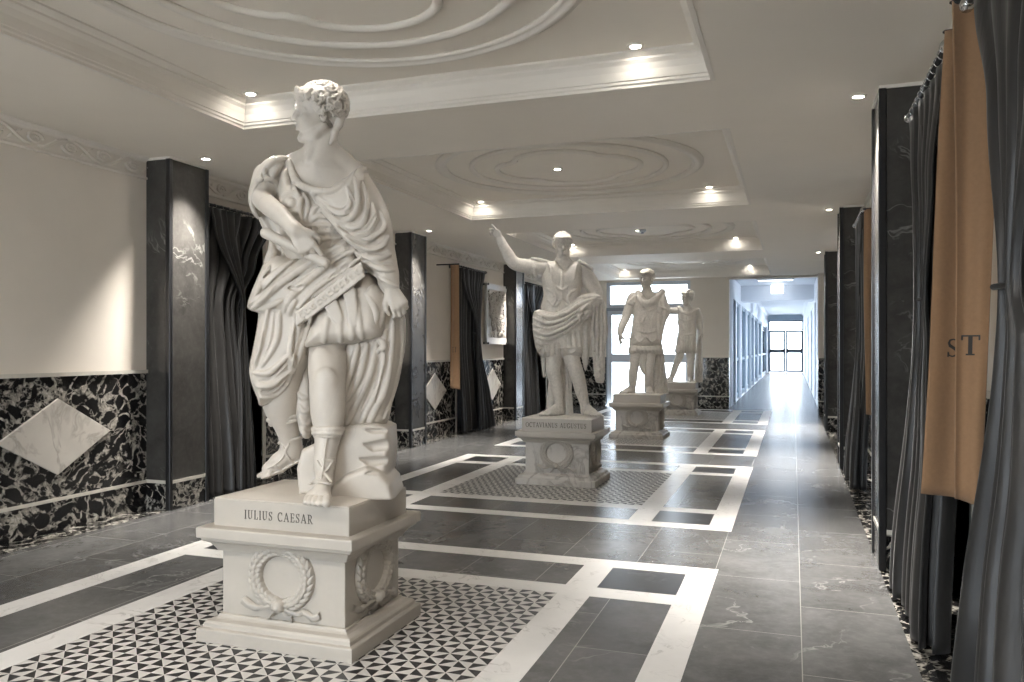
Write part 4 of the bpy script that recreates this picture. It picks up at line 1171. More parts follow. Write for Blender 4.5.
# ------------------------------------------------------------------ Julius Caesar
def build_caesar():
    fr = Frame(*PED[0]); m = M['statue']
    root = fr.root('statue', 'large white marble statue of a laurelled Roman in cloak holding a baton, nearest the viewer', 'statue', 'marble statues of Romans along the hall')
    # ---------------- body
    C = Carve(fr, (244, 412), (80, 510), (-62, 96), 1.0)
    C.ell((318, 205, 0), (42, 50, 25), 6); C.ell((318, 250, 2), (33, 36, 22), 10); C.ell((320, 296, 2), (38, 32, 24), 10)
    C.chain([(283, 174, 0, 12), (352, 176, 0, 12)], 10)
    C.chain([(322, 136, 4, 14), (323, 152, 2, 15.5), (322, 170, 0, 22)], 8); C.chain([(324, 152, 0, 12), (342, 162, -2, 10), (356, 172, -2, 9)], 8); C.chain([(318, 154, 0, 11), (300, 162, 0, 9), (284, 168, 0, 9)], 8)
    C.chain([(313, 135, 14, 5), (309, 160, 17, 4)], 4); C.chain([(333, 132, 8, 6), (316, 164, 18, 4)], 4)      # neck cords
    hd = Head((317.5, 113.5, 8), 57, (-.965, .03, .26), (.05, -1, 0.02))
    hd.face(C)
    C.chain([(268, 178, 2, 15), (261, 195, 12, 9.0), (266, 203, 22, 8.7), (279, 214, 36, 8.2), (293, 228, 49, 6.2), (296, 231, 51, 6.2)], 4, n=16)
    hand(C, (295, 230, 51), (.55, .82, -.02), (.80, -.5, .0), 44, (.22, .70, .9, 1.0), .12, tcurl=.35, pn=(.05, .1, -1))
    C.chain([(360, 182, 2, 12), (375, 235, 10, 11), (388, 282, 20, 8.5), (392, 293, 23, 7)], 5)
    hand(C, (391, 288, 25), (.42, .88, .10), (-.9, .4, .25), 40, (.75, .8, .8, .8), .14, tcurl=.3, pn=(-.5, .2, -.8))
    # standing leg (bare knee towards the viewer)
    C.chain([(332, 305, 4, 25), (328.5, 346, 5, 17.5), (327.5, 366, 18, 17), (327.5, 383, 28, 15.2), (328, 396, 30, 15.0), (328, 412, 29, 14.6), (328, 434, 32, 11.2), (325, 455, 36, 8.6), (324, 466, 38, 8.6)], 5, n=24)
    C.ell((326, 379, 42), (9, 10, 5), 6); C.ell((334, 407, 34), (8, 18, 8), 6); C.ell((320, 362, 30), (8, 14, 5), 7)
    foot(C, (324.5, 464, 38), (.06, 1.0), .640, .27, 8.6, 1)
    # free leg
    C.chain([(300, 312, 0, 24), (288, 355, 2, 20), (281, 386, -2, 17.5), (281, 400, -6, 16.4), (282.5, 411, -12, 14.2), (287, 426, -20, 10.6), (290.5, 440, -28, 9.2), (291.5, 450, -31, 8.8)], 5, n=24)
    C.chain([(292, 448, -31, 9.6), (297, 456, -34, 6.6)], 4)
    C.chain([(291, 451, -31, 9.4), (279, 461, -31, 8.2), (268, 468.5, -32, 6.2)], 4); C.chain([(298, 458, -34, 4.6), (281, 468, -32, 4.6), (266, 475, -31, 4.2)], 3)
    for o, du, dv in ((-7.0, 0, 0), (-3.4, 1, .2), (0, 2.5, .4), (3.0, 4.5, .6), (5.8, 7, .8)):
        C.chain([(270, 471+dv, -32+o, 3.2), (262+du, 474+dv*.4, -32+o*1.15, 2.5), (258.5+du, 476, -32+o*1.15, 2.2)], 1)
    C.mesh('body', m, root); B = C
    # ---------------- hair and laurel
    H = Carve(fr, (286, 358), (74, 154), (-26, 44), .75)
    hd.hair(H, 3, .30, 300, .055, True); ho = H.mesh('hair', m, root, 0)
    H = Carve(fr, (286, 356), (76, 140), (-24, 42), .8); hd.laurel(H); H.mesh('laurel_wreath', m, ho, 0)
    # ---------------- cuirass with relief
    C = Carve(fr, (276, 362), (156, 282), (-34, 44), 1.1)
    C.pillow([(283, 172), (296, 164), (302, 184), (330, 194), (352, 190), (358, 215), (354, 258), (332, 272), (300, 270), (285, 254), (281, 225), (280, 195)], 0, 30, 26, 4)
    C.ell((300, 205, 17), (18, 16, 10), 8); C.ell((336, 206, 18), (18, 16, 10), 8)
    ring = [(291+9.5*math.cos(a), 203+10*math.sin(a)) for a in np.linspace(0, 2*PI, 15)]
    C.stroke(ring, 2.4, 3.0, n=28, taper=1); C.ell((291, 203, C.surf(291, 203)), (4.5, 5, 3), 1)
    for y0 in (224, 231, 238): C.stroke([(284, y0), (300, y0+1), (318, y0+1.5), (340, y0)], 1.9, 2.0, n=16, taper=1)
    for x in range(288, 336, 6): C.stroke([(x, 226), (x+1, 236)], 1.0, .8, n=6)
    for P in ([(302, 222), (300, 206), (304, 194)], [(305, 222), (308, 204), (303, 192)], [(311, 222), (314, 210), (322, 204)], [(312, 221), (318, 216), (326, 218)], [(296, 217), (286, 214), (284, 208)],
              [(316, 200), (310, 190), (304, 188)], [(320, 212), (326, 208), (332, 214)], [(299, 196), (295, 187), (297, 182)]):
        C.stroke(P, 2.2, 2.6, n=10)
    for P in ([(307, 246), (318, 249), (328, 244)], [(309, 250), (319, 254), (330, 248)], [(336, 238), (330, 245), (336, 250)]): C.stroke(P, 1.5, 1.2, n=10)
    C.mesh('cuirass', m, root, 0)
    # ---------------- tunic: skirt, lappets, sleeve
    C = Carve(fr, (246, 396), (154, 354), (-40, 50), 1.15)
    C.pillow([(318, 312), (340, 292), (365, 272), (380, 285), (386, 310), (385, 335), (364, 343), (335, 346), (309, 349), (311, 332)], 7, 28, 15, 4, slope=(0, .16))
    for P, r in (([(330, 306), (326, 328), (324, 341)], 3.4), ([(338, 300), (340, 326), (341, 341)], 3.4), ([(357, 300), (360, 325), (362, 338)], 3.2), ([(349, 310), (352, 330), (352, 339)], 3)):
        C.stroke(P, r, 2.0, n=12, taper=.8)
    for P in ([(322, 300), (334, 296), (342, 312), (343, 321), (338, 325), (332, 320), (326, 310)], [(342, 290), (354, 286), (358, 305), (358, 324), (353, 329), (348, 325), (346, 308)]):
        cu, cv = np.mean(P, 0); C.pillow(P, C.surf(cu, cv)+.3, 3.2, 2.2, .6, edge=.55)
    C.pillow([(298, 347.5), (330, 346.5), (356, 344), (388, 335), (392, 354), (298, 354)], 10, 60, 1, .4, edge=1, op='cut', smooth=False)
    C.mesh('tunic', m, root, 0)
    C = Carve(fr, (244, 298), (152, 224), (-30, 40), 1.0)
    C.pillow([(294, 158), (280, 156), (266, 162), (256, 176), (250, 194), (251, 208), (257, 219), (262, 215), (266, 204), (274, 198), (282, 190), (287, 176)], 0, 21, 13, 4)
    C.chain([(267, 190, 16, 9), (262, 198, 20, 9)], 2, 'cut')
    for P in ([(290, 158), (276, 160), (266, 168), (260, 180)], [(292, 166), (282, 172), (277, 184), (279, 196)], [(286, 160), (274, 172), (270, 186)], [(256, 180), (264, 178), (274, 180), (280, 190)], [(295, 160), (288, 168), (286, 182)]):
        C.stroke(P, 3.0, 3.0, k=.7, n=14)
    C.stroke([(256, 184), (252, 196), (253, 208), (258, 217)], 3.0, 2.8, k=.7, n=10); C.stroke([(266, 168), (270, 176)], 1.5, 2, op='cut', n=6); C.stroke([(262, 172), (264, 180)], 1.5, 2, op='cut', n=6)
    C.mesh('sleeve', m, root, 0)
    # ---------------- cloak
    C = Carve(fr, (244, 410), (152, 446), (-46, 56), 1.0)
    # mantle on the chest and over the left arm
    C.pillow([(296, 178), (314, 189), (331, 190), (347, 182), (361, 168), (366, 180), (372, 202), (380, 208), (385, 222), (390, 236), (387, 246), (394, 262), (399, 288), (392, 293), (376, 276), (356, 258), (340, 234), (325, 214), (308, 194)], 6, 32, 17, 4)
    C.ell((352, 206, 14), (26, 28, 20), 8); C.chain([(357, 180, 2, 12), (368, 212, 12, 17), (374, 232, 16, 16), (382, 258, 20, 12), (391, 284, 24, 8)], 6, n=12)
    C.chain([(289, 162, 10, 4), (297, 182, 25, 3.6), (314, 190, 33, 3.4), (331, 191, 35, 3.4), (347, 183, 30, 3.4), (362, 170, 10, 3.6), (365, 173, 2, 3)], 1.2, n=24)
    for P, r in (
([(347, 187), (351, 200), (346, 210), (336, 211), (322, 202), (312, 192)], 3.0), ([(355, 178), (358, 202), (352, 217), (341, 220), (327, 211), (311, 193)], 3.4),
                 ([(363, 182), (367, 210), (361, 225), (350, 228), (335, 219), (313, 197)], 3.4), ([(373, 204), (374, 219), (363, 232), (351, 235), (336, 224), (316, 202)], 3.4),
                 ([(381, 212), (385, 226), (375, 237), (357, 241), (340, 229), (322, 210)], 3.4), ([(389, 237), (381, 246), (364, 249), (346, 237), (330, 219)], 3.4),
                 ([(391, 254), (380, 258), (364, 256), (348, 243)], 3.2), ([(394, 270), (383, 269), (368, 263), (352, 249)], 3.2), ([(397, 286), (386, 281), (369, 269), (353, 255), (339, 236), (322, 214)], 3.0)):
        C.stroke(P, r*.9, r*1.0, k=.6, n=26, taper=.5)
    for P in ([(349, 192), (354, 206), (346, 215)], [(361, 190), (363, 210), (354, 222)], [(376, 215), (366, 229), (354, 232)], [(384, 234), (370, 243), (354, 238)], [(388, 250), (372, 253), (356, 248)]):
        C.stroke(P, 1.7, 1.7, op='cut', n=14)
    C.pillow([(360, 288), (376, 284), (386, 300), (385, 325), (378, 336), (366, 338), (361, 322), (358, 304)], 14, 18, 11, 3)
    C.stroke([(363, 312), (368, 322), (366, 328), (362, 322), (361, 306)], 1.7, 2.2, op='cut', n=14); C.stroke([(368, 296), (376, 312), (374, 328)], 3, 2, n=10); C.stroke([(382, 292), (383, 312), (378, 330)], 3, 2, n=10)
    # roll round the hips
    C.pillow([(266, 264), (282, 256), (300, 260), (328, 248), (350, 238), (364, 258), (364, 277), (342, 293), (320, 308), (298, 327), (294, 318), (280, 314), (263, 313), (250, 309), (254, 292)], 10, 26, 14, 4)
    for P, r in (([(345, 243), (322, 256), (300, 270), (280, 284), (262, 300), (252, 309)], 4.2), ([(354, 250), (330, 264), (308, 280), (292, 296), (284, 312)], 4.2), ([(297, 260), (280, 270), (266, 282), (256, 294)], 3.6),
                 ([(360, 258), (336, 274), (314, 290), (298, 308)], 3.0), ([(270, 266), (262, 280), (258, 292)], 3.2), ([(282, 300), (270, 306), (256, 310)], 3), ([(363, 277), (342, 293), (320, 308), (298, 326)], 2.0), ([(296, 300), (290, 312), (292, 324)], 3)):
        C.stroke(P, r*.9, r*.95, k=.6, n=20, taper=.5)
    for P in ([(288, 287), (296, 289), (303, 286)], [(300, 276), (292, 281)], [(348, 256), (326, 270)], [(352, 262), (330, 278)], [(270, 272), (264, 277)]): C.stroke(P, 2.0, 2.6, op='cut', n=10)
    for i in range(6):
        t0, t1 = i/6-.01, (i+1)/6+.01
        q = [(lerp(297, 362, t0), lerp(312, 262, t0)), (lerp(297, 362, t1), lerp(312, 262, t1)), (lerp(298, 364, t1), lerp(326.5, 277, t1)), (lerp(298, 364, t0), lerp(326.5, 277, t0))]
        cu, cv = np.mean(q, 0); C.pillow(q, max(33+2*i*.4, C.surf(cu, cv)+.5), 5.0, 1.2, 1.0, edge=.85, smooth=False)
    C.stroke([(298, 326), (320, 309), (342, 293), (364, 276)], 1.3, 1.1, k=.5, n=20, taper=1); C.stroke([(298, 313), (318, 297), (340, 280), (361, 263)], 1.3, 1.1, k=.5, n=20, taper=1)
    for i in range(11):                                          # embroidered band
        t = i/10; u, v = lerp(303, 359, t), lerp(314.5, 270.5, t)
        C.stroke([(u+3.2*math.cos(a)-1.5*math.cos(a*.5), v+3.0*math.sin(a)) for a in np.linspace(.4, 5.6, 7)], 1.05, .9, k=.5, n=12, taper=.8)
    for P in ([(350, 193), (355, 205), (347, 213), (337, 214), (324, 206)], [(366, 196), (365, 215), (356, 224), (344, 223), (330, 214)], [(379, 218), (370, 232), (356, 238), (343, 232), (330, 221)], [(388, 244), (374, 250), (358, 246), (344, 236)], [(392, 264), (378, 263), (362, 256)]):
        C.stroke(P, 1.7, 1.7, k=.4, n=20, taper=.4)
    for P in ([(345, 249), (322, 262), (302, 275), (284, 290)], [(292, 262), (276, 275), (262, 290)], [(356, 266), (334, 281), (310, 299)], [(276, 284), (266, 296), (258, 303)]): C.stroke(P, 1.6, 1.5, k=.4, n=16, taper=.4)
    # long fall at the left hip
    C.pillow([(259, 298), (284, 300), (306, 306), (318, 322), (312, 346), (305, 362), (297, 377), (285, 392), (264, 406), (259, 398), (251, 373), (255, 348), (260, 318)], 4, 26, 18, 4)
    for P, r in (([(294, 324), (290, 352), (291, 371), (283, 390), (264, 404)], 3.2), ([(311, 318), (301, 350), (293, 374)], 3.0), ([(288, 356), (270, 372), (254, 373)], 3.2), ([(289, 372), (272, 385), (256, 386)], 3.2),
                 ([(290, 381), (275, 395), (260, 397)], 3.2), ([(268, 310), (262, 340), (255, 368)], 3.4), ([(280, 312), (277, 340), (262, 366)], 3.2)):
        C.stroke(P, r*.9, r*.95, k=.6, n=20, taper=.5)
    for P in ([(296, 328), (294, 350), (296, 366)], [(284, 364), (270, 379), (258, 380)], [(286, 378), (274, 390), (260, 392)], [(305, 316), (297, 340)]): C.stroke(P, 1.7, 1.8, op='cut', n=12)
    for P in ([(274, 312), (270, 340), (260, 366)], [(302, 318), (296, 345), (292, 366)], [(287, 365), (272, 378), (258, 379)], [(288, 377), (274, 391), (260, 392)], [(263, 330), (259, 350), (254, 366)]): C.stroke(P, 1.6, 1.5, k=.4, n=16, taper=.4)
    # cloth behind the right arm
    C.pillow([(252, 200), (266, 196), (284, 205), (296, 232), (302, 262), (266, 268), (270, 244), (262, 226)], -14, 16, 10, 4)
    for P in ([(256, 208), (270, 232), (274, 260)], [(268, 206), (282, 232), (284, 262)], [(276, 250), (272, 262)]): C.stroke(P, 3, 2.2, n=10)
    # fall on the right, over the rock
    C.pillow([(376, 330), (388, 300), (398, 304), (405, 318), (405, 346), (400, 372), (393, 398), (386, 424), (366, 430), (338, 430), (340, 380), (348, 340)], -8, 24, 14, 4)
    for P, r in (([(358, 345), (350, 376), (344, 396)], 4), ([(367, 344), (359, 377), (347, 400)], 4.2), ([(376, 342), (370, 373), (356, 404), (347, 424)], 4.4), ([(385, 332), (381, 380), (368, 408), (358, 428)], 4.4), ([(393, 316), (391, 350), (386, 386), (374, 412), (368, 428)], 4.2),
                 ([(401, 320), (401, 350), (395, 384), (384, 418)], 3.6), ([(378, 338), (384, 346), (378, 352)], 4)):
        C.stroke(P, r*.9, r*.95, k=.6, n=18, taper=.6)
    for P in ([(362, 348), (353, 382), (345, 402)], [(371, 346), (364, 380), (350, 408)], [(381, 350), (374, 382), (361, 412)], [(389, 330), (386, 366), (376, 402)]): C.stroke(P, 1.9, 2.2, op='cut', n=14)
    # cloth between the legs
    C.pillow([(294, 376), (306, 360), (316, 372), (316, 410), (312, 434), (305, 438), (298, 420), (296, 398)], -14, 16, 8, 4)
    for P in ([(297, 392), (304, 398), (314, 392)], [(298, 404), (305, 412), (314, 404)], [(299, 416), (306, 424), (313, 416)], [(300, 428), (306, 434), (312, 428)]): C.stroke(P, 2.6, 2.0, n=10)
    C.mesh('cloak', m, root, 0)
    # ---------------- sandals: cuffs and straps lying on the legs
    C = Carve(fr, (300, 350), (422, 505), (8, 96), .8)
    C.ring((328, 429, 31), 14.6, 14.6, 2.4); C.ring((327.8, 433, 32), 13.6, 13.6, 2.6); C.ring((327.6, 436.5, 32.5), 12.6, 12.6, 1.6)
    C.ring((325, 459.5, 37), 9.4, 9.4, 1.5)
    for P in ([(327, 437), (325, 450), (323.5, 466), (321, 480)], [(317, 461), (323, 471), (331, 481)], [(333, 461), (326, 471), (313, 482)], [(309, 484), (319, 482), (331, 484)]): C.stroke(P, 1.25, 1.5, k=.4, n=16, taper=1, src=B, guess=45)
    C.mesh('sandal', m, root, 0)
    C = Carve(fr, (252, 312), (404, 486), (-62, 8), .8)
    C.ring((284, 417.5, -16.5), 15.6, 15.6, 2.5, tilt=-2.5); C.ring((285.5, 421.5, -18.5), 14.6, 14.6, 2.7, tilt=-2.5); C.ring((290.5, 440, -28), 11.4, 11.4, 1.7, tilt=-3)
    for P in ([(282, 444), (287, 455), (294, 464)], [(273, 466), (282, 458), (289, 444)], [(268, 468), (275, 466), (283, 472)], [(262, 478), (280, 471), (300, 460)]): C.stroke(P, 1.25, 1.5, k=.4, n=14, taper=1, src=B, guess=-20)
    C.mesh('sandal', m, root, 0)
    # ---------------- baton
    C = Carve(fr, (258, 336), (222, 274), (12, 60), .9)
    C.chain([(268, 234, 34, 5.0), (325, 262.5, 46, 5.2)], 1); C.chain([(266, 233, 33.5, 5.5), (269, 234.5, 34.3, 5.5)], 1)
    C.mesh('baton', m, root)
    # ---------------- rock and its ground
    C = Carve(fr, (296, 410), (414, 506), (-66, 60), 1.2)
    C.pillow([(341, 427), (362, 421), (381, 421), (393, 426), (394, 448), (392, 470), (366, 486), (330, 490), (306, 490), (304, 464), (309, 446), (330, 436)], -8, 34, 5, .6, edge=.75, smooth=False)
    C.pillow([(352, 470), (372, 462), (386, 468), (396, 478), (402, 500), (372, 506), (340, 500), (330, 488)], 4, 38, 5, .6, edge=.75, smooth=False)
    for P in ([(362, 444), (398, 436), (398, 450), (372, 452)], [(358, 458), (398, 456), (398, 464), (368, 466)], [(364, 474), (384, 464), (398, 472), (392, 477)], [(362, 429), (398, 427), (398, 433), (372, 434)]): C.pillow(P, C.surf(378, P[0][1]+4), 6, 5, 1, op='cut', smooth=False)
    C.chain([(310, 474, 40, 14), (318, 448, 36, 10)], 2, 'cut')
    C.mesh('rock_support', m, root)
    return root
caesar = build_caesar()
def ground_slab(root, i):
    """rough ground carved with the figure; lies on the plinth, square with it"""
    b = MB(); x, y = PHX-.052, PHY-.064; n = 16; r = random.Random(i)
    top = []
    for j in range(n+1):
        for k in range(n+1):
            u, v = k/n, j/n; e = min(u, 1-u, v, 1-v)
            z = PZ+.004+.016*sstep(e*7)+.006*math.sin(5*u+2+i)*math.sin(4*v+1)*sstep(e*5)+r.uniform(0, .0015)
            top.append((-x+2*x*u, -y+2*y*v, z))
    f = [(j*(n+1)+k, j*(n+1)+k+1, (j+1)*(n+1)+k+1, (j+1)*(n+1)+k) for j in range(n) for k in range(n)]
    b.add(top, f, 0, True)
    rim = [k for k in range(n+1)]+[j*(n+1)+n for j in range(1, n+1)]+[n*(n+1)+k for k in range(n-1, -1, -1)]+[j*(n+1) for j in range(n-1, 0, -1)]
    lo = [(top[q][0], top[q][1], PZ+.0005) for q in rim]; up = [top[q] for q in rim]; m_ = len(rim)
    b.add(lo+up, [(q, (q+1) % m_, m_+(q+1) % m_, m_+q) for q in range(m_)]+[tuple(range(m_))[::-1]], 0)
    o = b.build('carved_ground', M['statue' if i == 0 else 'statue_old'], root); o.rotation_euler.z = -TH
    return o
ground_slab(caesar, 0)
# ------------------------------------------------------------------ Octavian: right arm raised, toga gathered over the left forearm
STG = 'marble statues of Romans along the hall'
def build_octavian():
    fr = Frame(*PED[1]); m = M['statue_old']
    root = fr.root('statue', 'marble statue of a Roman with right arm raised, second from the viewer', 'statue', STG)
    V = .56
    C = Carve(fr, (486, 606), (228, 424), (-26, 30), V)
    hd = Head((562.6, 245.5, 3), 24.5, (.10, .10, .99), (0, -1, .10)); hd.face(C)
    C.chain([(563, 254, 0, 5.6), (563.5, 263, -1, 6.6), (563, 270, -1, 10)], 4); C.chain([(548, 267, 0, 5.5), (580, 267.5, 0, 5.5)], 6)
    C.ell((562, 285, 0), (19, 20, 11), 4); C.ell((562, 310, 0), (19, 20, 11), 6); C.ell((562, 336, 0), (20, 18, 12), 6)
    # raised arm
    C.chain([(548, 268, 0, 7.0), (537, 266.5, 1, 6.4), (526, 266, 2, 6.2), (514, 263, 4, 5.6), (508, 254, 6, 4.8), (502.5, 244, 8, 3.6), (500, 238.5, 9, 3.0)], 2.5, n=24)
    hand(C, (500, 238.5, 9), (-.62, -.78, .10), (.60, -.5, .6), 17.5, (.12, .55, .85, .95), .16, tcurl=.3, pn=(-.5, .2, .8))
    # left arm
    C.chain([(582, 268, 0, 6.6), (590, 282, -2, 7.0), (596, 296, 1, 6.2), (590, 306, 9, 5.2), (585, 312, 14, 4.0)], 3, n=16)
    hand(C, (588, 309, 13), (-.75, .55, .35), (-.3, -.7, .6), 16, (.7, .8, .8, .8), .12, pn=(-.3, .6, -.7))
    # legs
    C.chain([(554, 338, 2, 10), (553.7, 357, 4, 7.0), (553.4, 368, 6, 6.2), (554.2, 376, 6, 5.6), (556.5, 386, 3, 5.4), (558.4, 397, 1, 4.0), (559, 407, 0, 3.5), (559, 411, 0, 3.7)], 3, n=24)
    foot(C, (559, 409, 0), (-.80, .55), .645, .25, 3.7, -1)
    C.chain([(568, 338, 0, 11), (571.5, 357, 4, 7.2), (575.5, 370, 6, 6.4), (578.5, 379, 5, 5.8), (581, 390, 2, 5.4), (584, 401, 0, 3.9), (585.5, 408, 0, 3.5), (586, 411, 0, 3.7)], 3, n=24)
    foot(C, (586, 409, 0), (.45, .9), .645, .25, 3.7, 1)
    C.mesh('body', m, root)
    H = Carve(fr, (548, 578), (229, 262), (-14, 20), .42); hd.hair(H, 5, .30, 240, .055); H.mesh('hair', m, root, 0)
    # cuirass with shoulder straps
    C = Carve(fr, (528, 600), (256, 332), (-20, 24), V)
    C.pillow([(546, 262), (556, 261), (563, 267), (572, 261), (580, 263), (583, 272), (581, 290), (582, 310), (576, 326), (560, 330), (545, 322), (541, 308), (543.5, 294), (541.5, 278)], 0, 14, 11, 2)
    C.ell((553, 280, 9), (8.5, 8, 5), 3); C.ell((571, 280, 9), (8.5, 8, 5), 3)
    for P in ([(549, 264), (551, 272), (552, 280)], [(577, 264), (575, 272), (574, 280)], [(562, 268), (562, 284), (562, 300)], [(547, 300), (555, 306), (562, 300), (569, 306), (577, 300)], [(552, 290), (556, 298), (553, 306)], [(572, 290), (568, 298), (571, 306)],
              [(546, 288), (552, 292)], [(578, 288), (572, 292)], [(556, 286), (562, 290), (568, 286)], [(545, 316), (562, 321), (579, 316)], [(556, 310), (562, 314), (568, 310)]): C.stroke(P, 1.3, 1.1, k=.6, n=12)
    for i in range(5):                                            # strips hanging from both shoulders
        t = i/4
        C.chain([(579+t*1.0, 261+t*2.6, 8-t*8, 1.5), (586.5+t*1.5, 265+t*4.6, 9-t*8, 1.5), (592.5-t*.5, 268.5+t*5.2, 7-t*8, 1.2)], .4)
        C.chain([(546-t*1, 261.5+t*4.2, 5-t*5, 1.9), (538, 259.5+t*4.4, 6-t*5, 1.9), (532+t*.5, 258.5+t*4.2, 5-t*5, 1.5)], .7)
    C.chain([(533.5, 259, 0, 2), (534, 268, 8, 2), (535, 275, 3, 2)], 1, n=8)
    C.mesh('cuirass', m, root, 0)
    # tunic
    C = Carve(fr, (534, 592), (318, 382), (-20, 26), V)
    C.pillow([(541, 322), (562, 320), (583, 322), (584, 340), (582, 356.5), (562, 357), (540, 356), (540, 340)], 1, 14.5, 10, 2, slope=(0, .06))
    for u in (544, 548, 552.5, 557): C.stroke([(u+1, 344), (u, 356)], 1.5, 1.2, k=.6, n=8, taper=.9)
    for u in (565, 570, 575, 580): C.stroke([(u-1, 332), (u, 347)], 1.4, 1.1, k=.6, n=8, taper=.9)
    C.stroke([(561, 348), (570, 347.4), (582, 347)], 1.0, .9, n=8, taper=1); C.stroke([(560.5, 346), (561, 356)], 1.0, 1.3, k=.6, op='cut', n=8)
    C.stroke([(564, 349), (570, 353), (577, 349)], 1.3, 1, n=8); C.pillow([(541, 352), (546, 354), (546, 374), (543, 377), (541.5, 366)], -4, 4, 2.4, 1)
    C.mesh('tunic', m, root, 0)
    # toga roll
    C = Carve(fr, (528, 612), (290, 388), (-26, 34), V)
    C.pillow([(539, 309), (552, 312), (566, 306), (577, 297), (588, 293.5), (599, 295), (603, 302), (592, 313), (584, 322), (572, 333), (556, 343), (544, 349), (537.5, 351.5), (534, 340), (532.5, 325), (533.5, 313)], 4, 15, 9, 2)
    for P, r in (([(535, 312), (550, 317), (566, 313), (582, 303), (596, 298)], 1.9), ([(533.5, 318), (548, 323), (564, 319), (580, 309), (592, 302)], 1.8), ([(533, 324), (546, 328), (562, 325), (576, 315), (584, 307)], 1.8),
                 ([(533.5, 330), (546, 334), (560, 330), (574, 321), (584, 312)], 1.8), ([(534.5, 336), (546, 339), (560, 335), (574, 326), (584, 317)], 1.7), ([(535.5, 342), (547, 343), (560, 339), (573, 330), (583, 321)], 1.7),
                 ([(537, 347.5), (548, 346.5), (560, 342), (572, 334)], 1.6), ([(541, 311), (556, 314), (572, 306), (586, 297)], 1.6), ([(578, 298), (588, 297), (600, 297)], 1.6)):
        C.stroke(P, r, r, k=.5, n=22, taper=.6)
    for P in ([(534, 321), (548, 326), (563, 322), (578, 312)], [(534, 333), (547, 337), (560, 333), (575, 323)], [(536, 315), (550, 320), (566, 316), (582, 306)], [(536, 345), (548, 345), (562, 338)], [(536, 339), (548, 341), (563, 334)]): C.stroke(P, .9, 1.5, k=.4, op='cut', n=20)
    C.stroke([(583, 309), (588, 305), (591, 308), (587, 317), (581, 320), (579, 316)], 1.7, 1.8, k=.5, n=18, taper=1); C.ell((585, 312, C.surf(585, 312)), (2.2, 3.4, 3), .6, None, 'cut')
    # fall over the forearm
    C.pillow([(590, 300), (598, 294), (604, 302), (607, 318), (608, 333), (605.5, 346), (605, 362), (604, 381), (600, 383), (595.5, 381), (593.5, 368), (592, 350), (590.5, 325)], 0, 9, 5, 2)
    for P in ([(594, 303), (593, 330), (594, 352), (597, 378)], [(597.5, 299), (597.5, 325), (597, 350), (600, 380)], [(601, 300), (602, 325), (601, 345), (603, 372)], [(604, 306), (605.5, 325), (605, 342)], [(591, 312), (591.5, 336)]): C.stroke(P, 1.6, 1.7, k=.5, n=18, taper=.8)
    for P in ([(595.5, 305), (595, 335), (596, 360)], [(599.5, 303), (599.5, 335), (599, 356)], [(603, 308), (603.5, 336)]): C.stroke(P, .9, 1.5, k=.4, op='cut', n=14)
    for v in (352, 360, 368, 375): C.stroke([(594, v), (598, v+3), (601, v), (604, v+3)], 1.1, 1.1, k=.5, n=12, taper=.8)
    C.pillow([(580, 322), (589, 318), (590, 345), (588, 362), (585, 371), (582, 360), (580, 344)], 3, 7, 4, 2)
    for P in ([(582, 326), (583, 350), (585, 368)], [(586, 322), (586.5, 346), (586, 364)]): C.stroke(P, 1.4, 1.4, k=.5, n=12, taper=.8)
    C.mesh('toga', m, root, 0)
    C = Carve(fr, (544, 575), (350, 422), (-26, 8), V)
    C.chain([(566, 352, -7, 5.0), (566.5, 385, -7, 5.2), (568, 420, -7, 6.0)], 2); C.chain([(552, 380, -10, 3.4), (551, 400, -10, 4.2), (550, 420, -10, 5.0)], 2)
    for P in ([(564, 360), (565, 390), (566, 416)], [(569, 356), (570, 390), (572, 416)]): C.stroke(P, .9, .9, op='cut', n=10, guess=0)
    C.mesh('trunk_support', m, root, 0)
    return root
